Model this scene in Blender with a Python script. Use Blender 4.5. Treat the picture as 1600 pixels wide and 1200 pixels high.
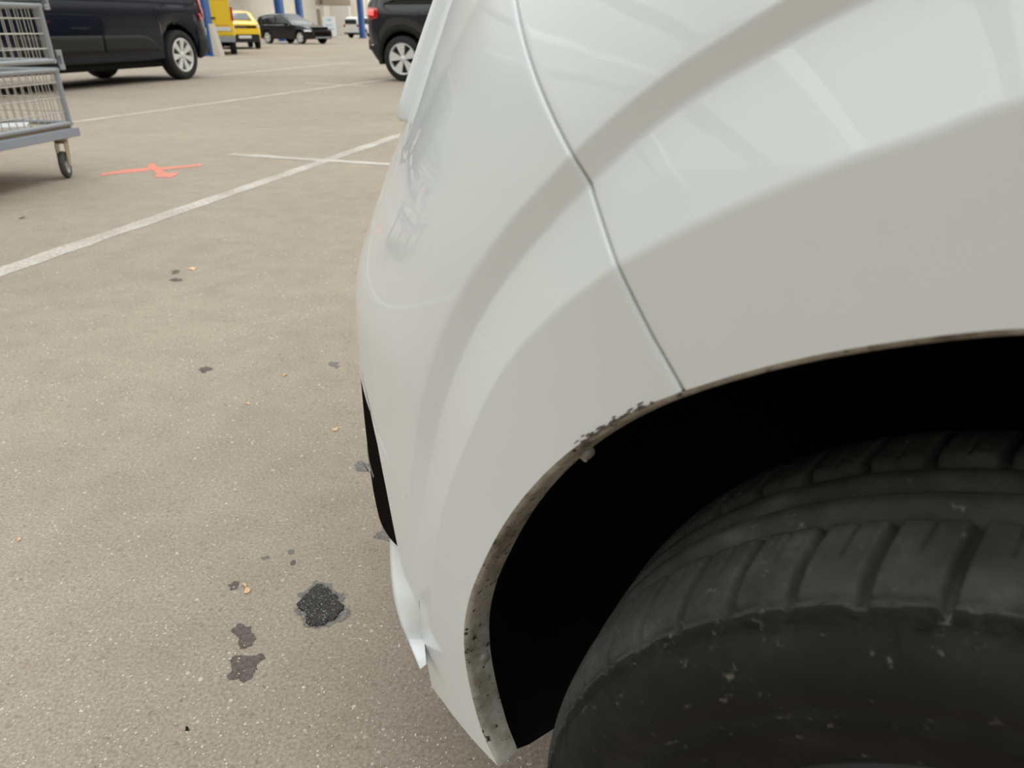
import bpy, math, random
import numpy as np
from mathutils import Vector, Matrix

sc = bpy.context.scene
for o in list(bpy.data.objects):
    bpy.data.objects.remove(o)
random.seed(7)
rng = np.random.default_rng(11)

# ------------------------------------------------------------------ camera
FPX, HORIZON, CAM_H = 1110.0, 42.0, 0.86        # focal length in pixels of the 1600x1200 frame
PITCH = math.atan((600 - HORIZON) / FPX)
CP, SP = math.cos(PITCH), math.sin(PITCH)
cam_d = bpy.data.cameras.new('camera')
cam = bpy.data.objects.new('camera', cam_d)
sc.collection.objects.link(cam)
cam.location = (0, 0, CAM_H)
cam.rotation_euler = (math.pi / 2 - PITCH, 0, 0)
cam_d.sensor_width = 36.0
cam_d.lens = 36.0 * FPX / 1600.0
cam_d.clip_start = 0.02
cam_d.clip_end = 400
cam_d.dof.use_dof = True
cam_d.dof.focus_distance = 0.86
cam_d.dof.aperture_fstop = 9.0
sc.camera = cam
sc.cycles.max_bounces = 5
sc.cycles.diffuse_bounces = 3
sc.cycles.glossy_bounces = 2
sc.cycles.use_adaptive_sampling = True
sc.cycles.adaptive_threshold = 0.04
sc.cycles.caustics_reflective = False
sc.cycles.caustics_refractive = False

# ------------------------------------------------------------------ world, lights, exposure
w = bpy.data.worlds.new('hall_air')
sc.world = w
w.use_nodes = True
w.node_tree.nodes['Background'].inputs[0].default_value = (1.0, 0.97, 0.92, 1)
w.node_tree.nodes['Background'].inputs[1].default_value = 0.0
sc.view_settings.view_transform = 'Standard'
sc.view_settings.look = 'None'
sc.view_settings.gamma = 1.0
sc.view_settings.use_curve_mapping = False
sc.view_settings.exposure = 0.0

ROW = Vector((0.25, 0.968, 0)).normalized()       # direction of the painted bays and of the roof lamps
SIDE = Vector((0.968, -0.25, 0)).normalized()
HALL_H = 8.0
ROOF_LIGHT_W, LAMP_W = 2680.0, 280.0
for i, off in enumerate((-34, -26, -18, -10, -2, 6, 14, 22)):
    # wide area lights added as even overhead fill, a narrow lamp row under each
    for nm, wd, en, drop in (('overhead_soft_fill', 7.0, ROOF_LIGHT_W, 0.2), ('roof_lamp_row', 0.6, LAMP_W, 0.9)):
        ld = bpy.data.lights.new(nm, 'AREA')
        ld.shape = 'RECTANGLE'
        ld.size = wd
        ld.size_y = 89.0
        ld.spread = math.radians(158)
        ld.energy = en
        ld.color = (0.93, 0.99, 1.015)
        lo = bpy.data.objects.new(nm, ld)
        sc.collection.objects.link(lo)
        p = SIDE * (off + (1.2 if drop > .5 else 0)) + ROW * 33.2
        lo.location = (p.x, p.y, HALL_H - drop)
        lo.rotation_euler = (0, 0, math.atan2(ROW.y, ROW.x) - math.pi / 2)


# added fill light across the hall, tilted to brighten the far wall
ld = bpy.data.lights.new('far_wall_fill', 'AREA')
ld.shape = 'RECTANGLE'
ld.size = 64.0
ld.size_y = 1.2
ld.energy = 3800.0
ld.color = (1.0, 0.98, 0.95)
lo = bpy.data.objects.new('far_wall_fill', ld)
sc.collection.objects.link(lo)
p = SIDE * -6 + ROW * 68
lo.location = (p.x, p.y, HALL_H - 0.6)
lo.rotation_euler = (math.radians(52), 0, math.atan2(SIDE.y, SIDE.x))


# ------------------------------------------------------------------ helpers
def ray(px, py):
    x = (px - 800) / FPX
    u = (600 - py) / FPX
    return np.array([x, CP + SP * u, -SP + CP * u])


def G(px, py, z=0.0):
    """where the line of sight meets the horizontal plane z"""
    d = ray(px, py)
    t = (z - CAM_H) / d[2]
    return Vector((d[0] * t, d[1] * t, z))


def link(o, parent=None):
    sc.collection.objects.link(o)
    if parent is not None:
        o.parent = parent
    return o


def mesh(name, verts, faces, mat, parent=None, smooth=False, loc=None):
    me = bpy.data.meshes.new(name)
    me.from_pydata([tuple(map(float, v)) for v in verts], [], [tuple(map(int, f)) for f in faces])
    me.validate()
    me.update()
    if mat is not None:
        me.materials.append(mat)
    if smooth:
        me.polygons.foreach_set('use_smooth', [True] * len(me.polygons))
    o = bpy.data.objects.new(name, me)
    if loc is not None:
        o.location = loc
    return link(o, parent)


def empty(name, loc=(0, 0, 0), rz=0.0):
    o = bpy.data.objects.new(name, None)
    o.empty_display_size = 0.2
    o.location = loc
    o.rotation_euler = (0, 0, rz)
    return link(o)


def tag(o, label=None, cat=None, group=None, kind=None):
    if label:
        o['label'] = label
    if cat:
        o['category'] = cat
    if group:
        o['group'] = group
    if kind:
        o['kind'] = kind
    return o


class MB:
    """collects shapes for ONE mesh"""
    def __init__(self):
        self.v = []
        self.f = []

    def add(self, v, f):
        b = len(self.v)
        self.v += [tuple(map(float, p)) for p in v]
        self.f += [tuple(i + b for i in q) for q in f]
        return self

    def box(self, x0, x1, y0, y1, z0, z1):
        v = [(x, y, z) for x in (x0, x1) for y in (y0, y1) for z in (z0, z1)]
        f = [(0, 1, 3, 2), (4, 6, 7, 5), (0, 4, 5, 1), (2, 3, 7, 6), (0, 2, 6, 4), (1, 5, 7, 3)]
        return self.add(v, f)

    def obox(self, c, ax, ay, az):
        """box from centre and three half-axis vectors"""
        c, ax, ay, az = (np.array(q, float) for q in (c, ax, ay, az))
        v = [c + i * ax + j * ay + k * az for i in (-1, 1) for j in (-1, 1) for k in (-1, 1)]
        f = [(0, 1, 3, 2), (4, 6, 7, 5), (0, 4, 5, 1), (2, 3, 7, 6), (0, 2, 6, 4), (1, 5, 7, 3)]
        return self.add(v, f)

    def tube(self, pts, r, n=8):
        pts = [np.array(p, float) for p in pts]
        V, Fc = [], []
        up = np.array([0, 0, 1.0])
        for i, p in enumerate(pts):
            d = pts[min(i + 1, len(pts) - 1)] - pts[max(i - 1, 0)]
            d /= np.linalg.norm(d) + 1e-9
            a = np.cross(d, up)
            if np.linalg.norm(a) < 1e-3:
                a = np.cross(d, [1.0, 0, 0])
            a /= np.linalg.norm(a)
            b = np.cross(d, a)
            for k in range(n):
                t = 2 * math.pi * k / n
                V.append(p + r * (math.cos(t) * a + math.sin(t) * b))
        for i in range(len(pts) - 1):
            for k in range(n):
                k2 = (k + 1) % n
                Fc.append((i * n + k, i * n + k2, (i + 1) * n + k2, (i + 1) * n + k))
        Fc.append(tuple(range(n))[::-1])
        Fc.append(tuple((len(pts) - 1) * n + k for k in range(n)))
        return self.add(V, Fc)

    def lathe(self, prof, c=(0, 0, 0), axis='y', n=48):
        """prof: list of (radius, axial) turned about the axis"""
        V, Fc = [], []
        m = len(prof)
        for k in range(n):
            t = 2 * math.pi * k / n
            for r, a in prof:
                if axis == 'y':
                    V.append((c[0] + r * math.cos(t), c[1] + a, c[2] + r * math.sin(t)))
                elif axis == 'z':
                    V.append((c[0] + r * math.cos(t), c[1] + r * math.sin(t), c[2] + a))
                else:
                    V.append((c[0] + a, c[1] + r * math.cos(t), c[2] + r * math.sin(t)))
        for k in range(n):
            k2 = (k + 1) % n
            for j in range(m - 1):
                Fc.append((k * m + j, k * m + j + 1, k2 * m + j + 1, k2 * m + j))
        return self.add(V, Fc)

    def grid(self, P, flip=False):
        P = np.asarray(P, float)
        a, b = P.shape[:2]
        f = []
        for i in range(a - 1):
            for j in range(b - 1):
                q = (i * b + j, i * b + j + 1, (i + 1) * b + j + 1, (i + 1) * b + j)
                f.append(q[::-1] if flip else q)
        return self.add(P.reshape(-1, 3), f)

    def build(self, name, mat, parent=None, smooth=False, loc=None):
        return mesh(name, self.v, self.f, mat, parent, smooth, loc)


def smooth_by_angle(o, ang=35):
    me = o.data
    me.polygons.foreach_set('use_smooth', [True] * len(me.polygons))
    try:
        me.set_sharp_from_angle(angle=math.radians(ang))
    except Exception:
        pass
    return o


def bevel(o, wd, seg=2):
    m = o.modifiers.new('bevel', 'BEVEL')
    m.width = wd
    m.segments = seg
    m.limit_method = 'ANGLE'
    return o


# ------------------------------------------------------------------ materials
def mat(name, col, rough=0.5, metal=0.0, coat=0.0, coat_rough=0.03, spec=0.5, emit=None, estr=0.0, trans=0.0):
    m = bpy.data.materials.new(name)
    m.use_nodes = True
    b = m.node_tree.nodes['Principled BSDF']
    b.inputs['Base Color'].default_value = (*col, 1)
    b.inputs['Roughness'].default_value = rough
    b.inputs['Metallic'].default_value = metal
    b.inputs['Coat Weight'].default_value = coat
    b.inputs['Coat Roughness'].default_value = coat_rough
    b.inputs['Specular IOR Level'].default_value = spec
    if trans:
        b.inputs['Transmission Weight'].default_value = trans
    if emit:
        b.inputs['Emission Color'].default_value = (*emit, 1)
        b.inputs['Emission Strength'].default_value = estr
    return m


class NT:
    def __init__(self, m):
        self.t = m.node_tree
        self.b = self.t.nodes['Principled BSDF']

    def n(self, kind, **kw):
        nd = self.t.nodes.new(kind)
        for k, v in kw.items():
            setattr(nd, k, v)
        return nd

    def l(self, a, b):
        self.t.links.new(a, b)

    def noise(self, vec, scale, detail=4, rough=0.6):
        nd = self.n('ShaderNodeTexNoise')
        nd.inputs['Scale'].default_value = scale
        nd.inputs['Detail'].default_value = detail
        nd.inputs['Roughness'].default_value = rough
        self.l(vec, nd.inputs['Vector'])
        return nd.outputs['Fac']

    def vor(self, vec, scale, feature='F1', out='Distance'):
        nd = self.n('ShaderNodeTexVoronoi', feature=feature)
        nd.inputs['Scale'].default_value = scale
        self.l(vec, nd.inputs['Vector'])
        return nd.outputs[out]

    def ramp(self, fac, stops):
        nd = self.n('ShaderNodeValToRGB')
        e = nd.color_ramp.elements
        while len(e) < len(stops):
            e.new(0.5)
        for el, (p, c) in zip(e, stops):
            el.position = p
            el.color = (*c, 1) if len(c) == 3 else c
        self.l(fac, nd.inputs[0])
        return nd.outputs[0]

    def mix(self, fac, a, b, mode='MIX'):
        nd = self.n('ShaderNodeMix', data_type='RGBA', blend_type=mode)
        for sock, val in ((nd.inputs[0], fac), (nd.inputs[6], a), (nd.inputs[7], b)):
            if isinstance(val, (int, float)):
                sock.default_value = val
            elif isinstance(val, tuple):
                sock.default_value = (*val, 1) if len(val) == 3 else val
            else:
                self.l(val, sock)
        return nd.outputs[2]

    def math(self, op, a, b=None):
        nd = self.n('ShaderNodeMath', operation=op)
        for i, v in enumerate((a, b)):
            if v is None:
                continue
            if isinstance(v, (int, float)):
                nd.inputs[i].default_value = v
            else:
                self.l(v, nd.inputs[i])
        return nd.outputs[0]

    def bump(self, h, strength=0.3, dist=0.002):
        nd = self.n('ShaderNodeBump')
        nd.inputs['Strength'].default_value = strength
        nd.inputs['Distance'].default_value = dist
        self.l(h, nd.inputs['Height'])
        self.l(nd.outputs[0], self.b.inputs['Normal'])

    def coord(self):
        return self.n('ShaderNodeTexCoord').outputs['Object']


def asphalt_mat():
    m = mat('worn_asphalt', (0.3, 0.27, 0.22), 0.85, spec=0.25)
    k = NT(m)
    c = k.coord()
    big = k.noise(c, 0.55, 3)
    mid = k.noise(c, 7.0, 3, 0.7)
    fine = k.noise(c, 190.0, 3, 0.75)
    base = k.ramp(fine, [(0.30, (0.260, 0.212, 0.163)), (0.52, (0.380, 0.320, 0.256)), (0.75, (0.49, 0.42, 0.343))])
    tint = k.ramp(mid, [(0.3, (0.92, 0.91, 0.895)), (0.62, (1.03, 1.03, 1.02))])
    col = k.mix(1.0, base, tint, 'MULTIPLY')
    tint2 = k.ramp(big, [(0.35, (0.93, 0.92, 0.91)), (0.65, (1.05, 1.05, 1.04))])
    col = k.mix(1.0, col, tint2, 'MULTIPLY')
    # pale grit set in the surface
    vn = k.n('ShaderNodeTexVoronoi')
    vn.inputs['Scale'].default_value = 85.0
    k.l(c, vn.inputs['Vector'])
    vd, vc = vn.outputs['Distance'], vn.outputs['Color']
    sep = k.n('ShaderNodeSeparateColor')
    k.l(vc, sep.inputs[0])
    sel = k.ramp(sep.outputs[0], [(0.80, (0, 0, 0)), (0.84, (1, 1, 1))])
    rad = k.math('MULTIPLY', sep.outputs[1], 0.30)
    on = k.math('LESS_THAN', vd, rad)
    spk = k.math('MULTIPLY', on, sel)
    spk = k.math('MULTIPLY', spk, k.ramp(k.noise(c, 9.0, 2), [(0.35, (0.25,) * 3), (0.6, (0.9,) * 3)]))
    col = k.mix(spk, col, (0.62, 0.56, 0.46))
    # rusty brown grit
    vn2 = k.n('ShaderNodeTexVoronoi')
    vn2.inputs['Scale'].default_value = 60.0
    k.l(c, vn2.inputs['Vector'])
    vd2, vc2 = vn2.outputs['Distance'], vn2.outputs['Color']
    sep2 = k.n('ShaderNodeSeparateColor')
    k.l(vc2, sep2.inputs[0])
    sel2 = k.ramp(sep2.outputs[2], [(0.72, (0, 0, 0)), (0.78, (1, 1, 1))])
    on2 = k.math('LESS_THAN', vd2, k.math('MULTIPLY', sep2.outputs[1], 0.38))
    col = k.mix(k.math('MULTIPLY', k.math('MULTIPLY', k.math('MULTIPLY', on2, sel2), k.ramp(k.noise(c, 180.0, 2), [(0.4, (0.0,) * 3), (0.55, (1.0,) * 3)])), 0.35), col, (0.17, 0.115, 0.07))
    # dark pits
    pit = k.ramp(k.noise(c, 46.0, 3, 0.8), [(0.27, (1, 1, 1)), (0.36, (0, 0, 0))])
    col = k.mix(k.math('MULTIPLY', pit, 0.65), col, (0.10, 0.08, 0.06))
    # scattered dark drips
    dr = k.ramp(k.noise(c, 5.5, 4, 0.75), [(0.24, (1, 1, 1)), (0.29, (0, 0, 0))])
    col = k.mix(k.math('MULTIPLY', dr, 0.5), col, (0.09, 0.08, 0.07))
    k.l(col, k.b.inputs['Base Color'])
    h = fine
    k.bump(h, 0.45, 0.002)
    return m


def line_mat():
    m = mat('worn_white_line_paint', (0.75, 0.72, 0.66), 0.7)
    k = NT(m)
    c = k.coord()
    a = k.noise(c, 60.0, 5, 0.8)
    b = k.noise(c, 3.0, 3)
    f = k.math('ADD', a, k.math('MULTIPLY', b, 0.5))
    col = k.ramp(f, [(0.62, (0.36, 0.31, 0.25)), (0.76, (0.50, 0.455, 0.39)), (0.95, (0.72, 0.68, 0.61))])
    k.l(col, k.b.inputs['Base Color'])
    k.bump(a, 0.3, 0.002)
    return m


def dirty_paint_mat():
    m = mat('dirty_flange_paint', (0.5, 0.48, 0.42), 0.6)
    k = NT(m)
    c = k.coord()
    a = k.noise(c, 28.0, 5, 0.7)
    col = k.ramp(a, [(0.30, (0.06, 0.05, 0.035)), (0.42, (0.30, 0.27, 0.21)), (0.62, (0.52, 0.49, 0.42))])
    spots = k.ramp(k.noise(c, 130.0, 3), [(0.33, (0.05, 0.04, 0.03)), (0.40, (1, 1, 1))])
    k.l(k.mix(1.0, col, spots, 'MULTIPLY'), k.b.inputs['Base Color'])
    k.bump(a, 0.2, 0.001)
    return m


def rubber_mat(name, c0, c1, c2):
    m = mat(name, (0.03, 0.03, 0.03), 0.8, spec=0.2)
    k = NT(m)
    c = k.coord()
    a = k.noise(c, 14.0, 6, 0.7)
    col = k.ramp(a, [(0.35, c0), (0.55, c1), (0.72, c2)])
    sp = k.ramp(k.noise(c, 70.0, 5, 0.75), [(0.62, (0, 0, 0)), (0.72, (1, 1, 1))])
    col = k.mix(k.math('MULTIPLY', sp, 0.5), col, (0.26, 0.235, 0.19))
    k.l(col, k.b.inputs['Base Color'])
    k.bump(k.noise(c, 160.0, 3), 0.25, 0.0015)
    return m


def wall_mat():
    m = mat('beige_block_wall', (0.5, 0.45, 0.38), 0.85)
    k = NT(m)
    c = k.coord()
    a = k.noise(c, 0.22, 4)
    col = k.ramp(a, [(0.35, (0.60, 0.57, 0.51)), (0.65, (0.76, 0.73, 0.66))])
    k.l(col, k.b.inputs['Base Color'])
    return m


def back_wall_mat():
    m = wall_mat()
    m.name = 'pale_back_wall'
    for nd in m.node_tree.nodes:
        if nd.type == 'VALTORGB':
            nd.color_ramp.elements[0].color = (0.80, 0.75, 0.66, 1)
            nd.color_ramp.elements[1].color = (0.93, 0.89, 0.80, 1)
    return m


def oil_mat():
    m = mat('wet_black_oil', (0.012, 0.009, 0.006), 0.16, spec=0.5)
    k = NT(m)
    c = k.coord()
    a = k.noise(c, 150.0, 3, 0.6)
    k.bump(a, 1.0, 0.006)
    col = k.ramp(a, [(0.35, (0.008, 0.006, 0.004)), (0.7, (0.03, 0.022, 0.014))])
    k.l(col, k.b.inputs['Base Color'])
    return m


def stain_mat(name, lo, hi, rough):
    m = mat(name, lo, rough)
    k = NT(m)
    c = k.coord()
    a = k.noise(c, 140.0, 4, 0.7)
    k.l(k.ramp(a, [(0.35, lo), (0.65, hi)]), k.b.inputs['Base Color'])
    k.bump(a, 0.6, 0.003)
    return m


def arrow_mat():
    m = mat('red_spray_paint', (0.75, 0.16, 0.10), 0.7)
    k = NT(m)
    c = k.coord()
    a = k.noise(c, 40.0, 4, 0.7)
    k.l(k.ramp(a, [(0.34, (0.42, 0.27, 0.20)), (0.50, (0.80, 0.24, 0.16)), (0.7, (0.86, 0.27, 0.19))]), k.b.inputs['Base Color'])
    return m


def ply_mat():
    m = mat('plywood', (0.52, 0.38, 0.24), 0.7)
    k = NT(m)
    c = k.coord()
    a = k.noise(c, 12.0, 4)
    k.l(k.ramp(a, [(0.3, (0.46, 0.33, 0.20)), (0.7, (0.62, 0.48, 0.31))]), k.b.inputs['Base Color'])
    return m


def white_paint():
    m = mat('white_car_paint', (0.815, 0.84, 0.836), 0.42, coat=0.85, coat_rough=0.02, spec=0.3)
    k = NT(m)
    c = k.coord()
    a = k.noise(c, 55.0, 2, 0.5)
    sp = k.ramp(a, [(0.205, (0.80, 0.78, 0.72)), (0.235, (1, 1, 1))])
    col = k.mix(1.0, (0.815, 0.84, 0.836), sp, 'MULTIPLY')
    k.l(col, k.b.inputs['Base Color'])
    return m


M = dict(
    asphalt=asphalt_mat(), line=line_mat(), dirty=dirty_paint_mat(), rubber=rubber_mat('dusty_tread_rubber', (0.030, 0.029, 0.025), (0.054, 0.052, 0.045), (0.105, 0.10, 0.085)),
    sidewall=rubber_mat('dark_sidewall_rubber', (0.010, 0.010, 0.008), (0.016, 0.016, 0.013), (0.030, 0.029, 0.024)), wall=wall_mat(), backwall=back_wall_mat(),
    oil=oil_mat(), stain=stain_mat('dark_dry_oil', (0.070, 0.055, 0.046), (0.165, 0.132, 0.108), 0.75),
    damp=stain_mat('grey_damp_edge', (0.10, 0.094, 0.085), (0.24, 0.215, 0.185), 0.6),
    arrow=arrow_mat(), ply=ply_mat(), white=white_paint(),
    liner=mat('black_liner_plastic', (0.010, 0.010, 0.009), 0.8, spec=0.1),
    gapdirt=mat('dirt_in_panel_gap', (0.035, 0.027, 0.016), 0.9),
    trim=mat('gloss_black_trim', (0.012, 0.010, 0.009), 0.6, spec=0.0),
    satin=mat('satin_fin', (0.10, 0.105, 0.12), 0.35),
    scuff=mat('dark_scuff', (0.10, 0.085, 0.065), 0.8),
    screw=mat('dirty_screw', (0.30, 0.28, 0.23), 0.5, metal=0.3),
    plastic=mat('dark_grey_plastic', (0.028, 0.029, 0.028), 0.6, spec=0.25),
    blackpaint=mat('blue_black_car_paint', (0.005, 0.008, 0.017), 0.3, coat=0.6, spec=0.1),
    greypaint=mat('dark_grey_car_paint', (0.026, 0.028, 0.030), 0.3, coat=1.0, spec=0.2),
    black2=mat('black_car_paint', (0.010, 0.009, 0.011), 0.3, coat=0.7, spec=0.1),
    yellow=mat('yellow_car_paint', (0.95, 0.63, 0.03), 0.4, coat=0.6),
    farwhite=mat('far_white_car_paint', (0.86, 0.85, 0.82), 0.4, coat=0.7),
    glass=mat('dark_car_glass', (0.012, 0.014, 0.015), 0.06, spec=0.6),
    tyre=mat('far_tyre_rubber', (0.018, 0.018, 0.018), 0.8),
    alloy=mat('silver_alloy', (0.80, 0.79, 0.76), 0.35, metal=0.2),
    graphite=mat('graphite_wheel', (0.045, 0.045, 0.045), 0.5, metal=0.3),
    darkrim=mat('dark_wheel_inside', (0.015, 0.015, 0.015), 0.7),
    redlamp=mat('red_lamp_lens', (0.52, 0.012, 0.02), 0.15, coat=0.6),
    redglow=mat('lit_tail_lamp', (0.9, 0.2, 0.16), 0.2, emit=(1.0, 0.12, 0.10), estr=0.9),
    clearlamp=mat('clear_lamp_lens', (0.85, 0.86, 0.86), 0.1, coat=0.6),
    chrome=mat('chrome', (0.82, 0.82, 0.82), 0.12, metal=1.0),
    plate=mat('white_number_plate', (0.74, 0.75, 0.76), 0.5),
    blue=mat('blue_pillar_paint', (0.06, 0.15, 0.40), 0.5),
    concrete=mat('pale_concrete', (0.62, 0.57, 0.48), 0.85),
    galv=mat('grey_painted_steel', (0.36, 0.38, 0.40), 0.45, metal=0.3),
    wire=mat('galvanised_wire', (0.52, 0.50, 0.46), 0.4, metal=0.5),
    bluegrey=mat('blue_grey_steel', (0.33, 0.36, 0.41), 0.5, metal=0.2),
    zinc=mat('yellow_zinc_steel', (0.48, 0.43, 0.30), 0.35, metal=0.7),
    caster_rub=mat('grey_caster_rubber', (0.075, 0.068, 0.06), 0.7),
    caster_rim=mat('pale_caster_rim', (0.52, 0.51, 0.52), 0.45),
    paper=mat('white_paper', (0.82, 0.83, 0.84), 0.7),
    printblue=mat('pale_blue_print', (0.36, 0.58, 0.72), 0.7),
    leaf=mat('dry_leaf', (0.80, 0.52, 0.30), 0.7),
    oilglint=mat('pale_oil_glint', (0.42, 0.40, 0.37), 0.15, spec=0.8),  # glint brightness put into the colour
    grit=mat('pale_grit', (0.78, 0.71, 0.60), 0.7),
    roof=mat('grey_roof_sheet', (0.50, 0.49, 0.46), 0.8),
    tanpanel=mat('tan_wall_panel', (0.33, 0.29, 0.23), 0.8),
    palepanel=mat('pale_wall_panel', (0.60, 0.58, 0.53), 0.8),
    orange=mat('orange_cone_plastic', (0.90, 0.13, 0.04), 0.5),
    conewhite=mat('white_cone_band', (0.85, 0.85, 0.85), 0.5),
    brass=mat('amber_lens', (0.7, 0.22, 0.02), 0.3),
)

# ------------------------------------------------------------------ hall shell
def hall_pt(a, b, z):
    p = SIDE * a + ROW * b
    return (p.x, p.y, z)


A0, A1, B0_, B1_ = -42, 30, -24, 78.5
mesh('floor', [hall_pt(A0, B0_, 0), hall_pt(A1, B0_, 0), hall_pt(A1, B1_, 0), hall_pt(A0, B1_, 0)], [(0, 1, 2, 3)], M['asphalt'])['kind'] = 'structure'
mesh('ceiling', [hall_pt(A0, B0_, HALL_H), hall_pt(A1, B0_, HALL_H), hall_pt(A1, B1_, HALL_H), hall_pt(A0, B1_, HALL_H)], [(3, 2, 1, 0)], M['roof'])['kind'] = 'structure'
for nm, q in (('wall_back', ((A0, B1_), (A1, B1_))), ('wall_left', ((A0, B0_), (A0, B1_))), ('wall_right', ((A1, B1_), (A1, B0_))), ('wall_front', ((A1, B0_), (A0, B0_)))):
    mesh(nm, [hall_pt(*q[0], 0), hall_pt(*q[1], 0), hall_pt(*q[1], HALL_H), hall_pt(*q[0], HALL_H)], [(0, 3, 2, 1)], M['backwall' if nm == 'wall_back' else 'wall'])['kind'] = 'structure'

# ------------------------------------------------------------------ the white car, its own frame: s forward, q outward, z up
PSI = -0.55
CA = np.array([0.299, 0.225])
EF = np.array([-math.cos(PSI), -math.sin(PSI)])
NN = np.array([math.sin(PSI), -math.cos(PSI)])
CAMC = np.array([-(CA @ EF), -(CA @ NN), CAM_H])
# local object frame: x = s (forward), y = -q ... right-handed with x forward, y left; the car's visible flank is its own left or right
CAR_ROT = math.atan2(EF[1], EF[0])
_left = np.array([-math.sin(CAR_ROT), math.cos(CAR_ROT)])
QS = 1.0 if _left @ NN > 0 else -1.0


def C3(P):
    """car frame (s, q, z) -> local object coords"""
    P = np.asarray(P, float)
    return np.stack([P[..., 0], QS * P[..., 1], P[..., 2]], -1)


S0, BW = 0.26, 0.80
ZK = np.array([.15, .22, .30, .38, .45, .55, .60, .63, .66, .70, .74, .77, .80, .85, .90, .96, 1.05])
AK = np.array([.59, .605, .62, .640, .641, .636, .630, .619, .603, .581, .558, .541, .524, .495, .463, .42, .355])
# smooth interpolation of the nose profile (monotone cubic)
_h = np.diff(ZK)
_dl = np.diff(AK) / _h
_m = np.zeros(len(ZK))
for _i in range(1, len(ZK) - 1):
    if _dl[_i - 1] * _dl[_i] > 0:
        _w1, _w2 = 2 * _h[_i] + _h[_i - 1], _h[_i] + 2 * _h[_i - 1]
        _m[_i] = (_w1 + _w2) / (_w1 / _dl[_i - 1] + _w2 / _dl[_i])
_m[0], _m[-1] = _dl[0], _dl[-1]


def afun(z):
    z = np.clip(np.asarray(z, float), ZK[0], ZK[-1])
    i = np.clip(np.searchsorted(ZK, z) - 1, 0, len(ZK) - 2)
    t = (z - ZK[i]) / _h[i]
    return ((1 + 2 * t) * (1 - t) ** 2 * AK[i] + t * (1 - t) ** 2 * _h[i] * _m[i]
            + t * t * (3 - 2 * t) * AK[i + 1] + t * t * (t - 1) * _h[i] * _m[i + 1])


def Qv(z):
    z = np.asarray(z, float)
    t = np.clip(z - .60, 0, None)
    return -.22 * (np.sqrt(t * t + .05 ** 2) - .05) - .5 * np.clip(.30 - z, 0, None)


def qflat(s, z):
    a = afun(z)
    r = np.clip((np.asarray(s, float) - S0) / a, 0, 0.9999)
    return BW * (np.sqrt(1 - r * r) - 1)


def cray(px):
    px = np.atleast_2d(np.asarray(px, float))
    x = (px[:, 0] - 800) / FPX
    u = (600 - px[:, 1]) / FPX
    d = np.c_[x, CP + SP * u, -SP + CP * u]
    return np.c_[d[:, :2] @ EF, d[:, :2] @ NN, d[:, 2]]


def hit(px, eps=0.0, tumble=False):
    """line of sight against the flank surface displaced outward by eps"""
    d = cray(px)
    eps = np.broadcast_to(eps, (len(d),))
    out = []
    for di, e in zip(d, eps):
        t = np.linspace(0.15, 1.6, 3000)
        P = CAMC + di * t[:, None]
        hv = P[:, 1] - qflat(P[:, 0], P[:, 2]) - e - (Qv(P[:, 2]) if tumble else 0)
        ok = P[:, 0] < S0 + afun(P[:, 2]) * .95
        k = np.where((hv < 0) & ok)[0]
        if len(k) == 0:
            j = int(np.argmin(np.where(ok, np.abs(hv), 9)))
            out.append(P[j])
            continue
        j = k[0]
        f = hv[j - 1] / (hv[j - 1] - hv[j] + 1e-12) if j > 0 else 0
        out.append(P[j - 1] + (P[j] - P[j - 1]) * f)
    return np.array(out)


def spline(P, n, bias=None):
    """Catmull-Rom through points resampled to n points evenly along the arc"""
    P = np.asarray(P, float)
    Q = np.vstack([2 * P[0] - P[1], P, 2 * P[-1] - P[-2]])
    out = []
    for i in range(1, len(Q) - 2):
        p0, p1, p2, p3 = Q[i - 1], Q[i], Q[i + 1], Q[i + 2]
        d01, d12, d23 = (max(np.linalg.norm(b - a), 1e-6) ** .5 for a, b in ((p0, p1), (p1, p2), (p2, p3)))
        m1 = (p2 - p1 + d12 * ((p1 - p0) / d01 - (p2 - p0) / (d01 + d12)))
        m2 = (p2 - p1 + d12 * ((p3 - p2) / d23 - (p3 - p1) / (d12 + d23)))
        for t in np.linspace(0, 1, 24, endpoint=False):
            out.append((2 * t ** 3 - 3 * t * t + 1) * p1 + (t ** 3 - 2 * t * t + t) * m1 + (-2 * t ** 3 + 3 * t * t) * p2 + (t ** 3 - t * t) * m2)
    out.append(Q[-2])
    out = np.array(out)
    L = np.r_[0, np.cumsum(np.linalg.norm(np.diff(out, axis=0), axis=1))]
    u = np.linspace(0, L[-1], n)
    return np.stack([np.interp(u, L, out[:, k]) for k in range(out.shape[1])], -1)


def refine(base, eps):
    return base


car = empty('white_car', (CA[0], CA[1], 0), CAR_ROT)
tag(car, 'white car close up with open front wheel arch, filling the right of the photo', 'car')

NB, NF = 220, 150          # samples along the bumper and along the fender

LIP_B = [(778, 1197), (756, 1150), (740, 1098), (728, 1040), (725, 985), (732, 940), (745, 902), (790, 815), (850, 741), (920, 683), (1000, 638), (1067, 611)]
C2_B = [(716, 1128), (690, 1055), (675, 975), (674, 900), (690, 800), (730, 690), (790, 572), (868, 487), (962, 415)]
CB_B = [(692, 1096), (676, 1045), (663, 975), (656, 900), (665, 780), (688, 655), (738, 522), (820, 399), (922, 287)]
CA_B = [(674, 1072), (668, 1040), (656, 975), (643, 905), (640, 790), (654, 650), (698, 503), (782, 366), (893, 241)]
C2_F = [(962, 415), (1100, 345), (1300, 262), (1450, 212), (1600, 158)]
CB_F = [(922, 287), (1000, 213), (1100, 140), (1220, 70), (1350, 0)]
CA_F = [(893, 241), (960, 180), (1060, 103), (1150, 46), (1225, 0)]


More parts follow.
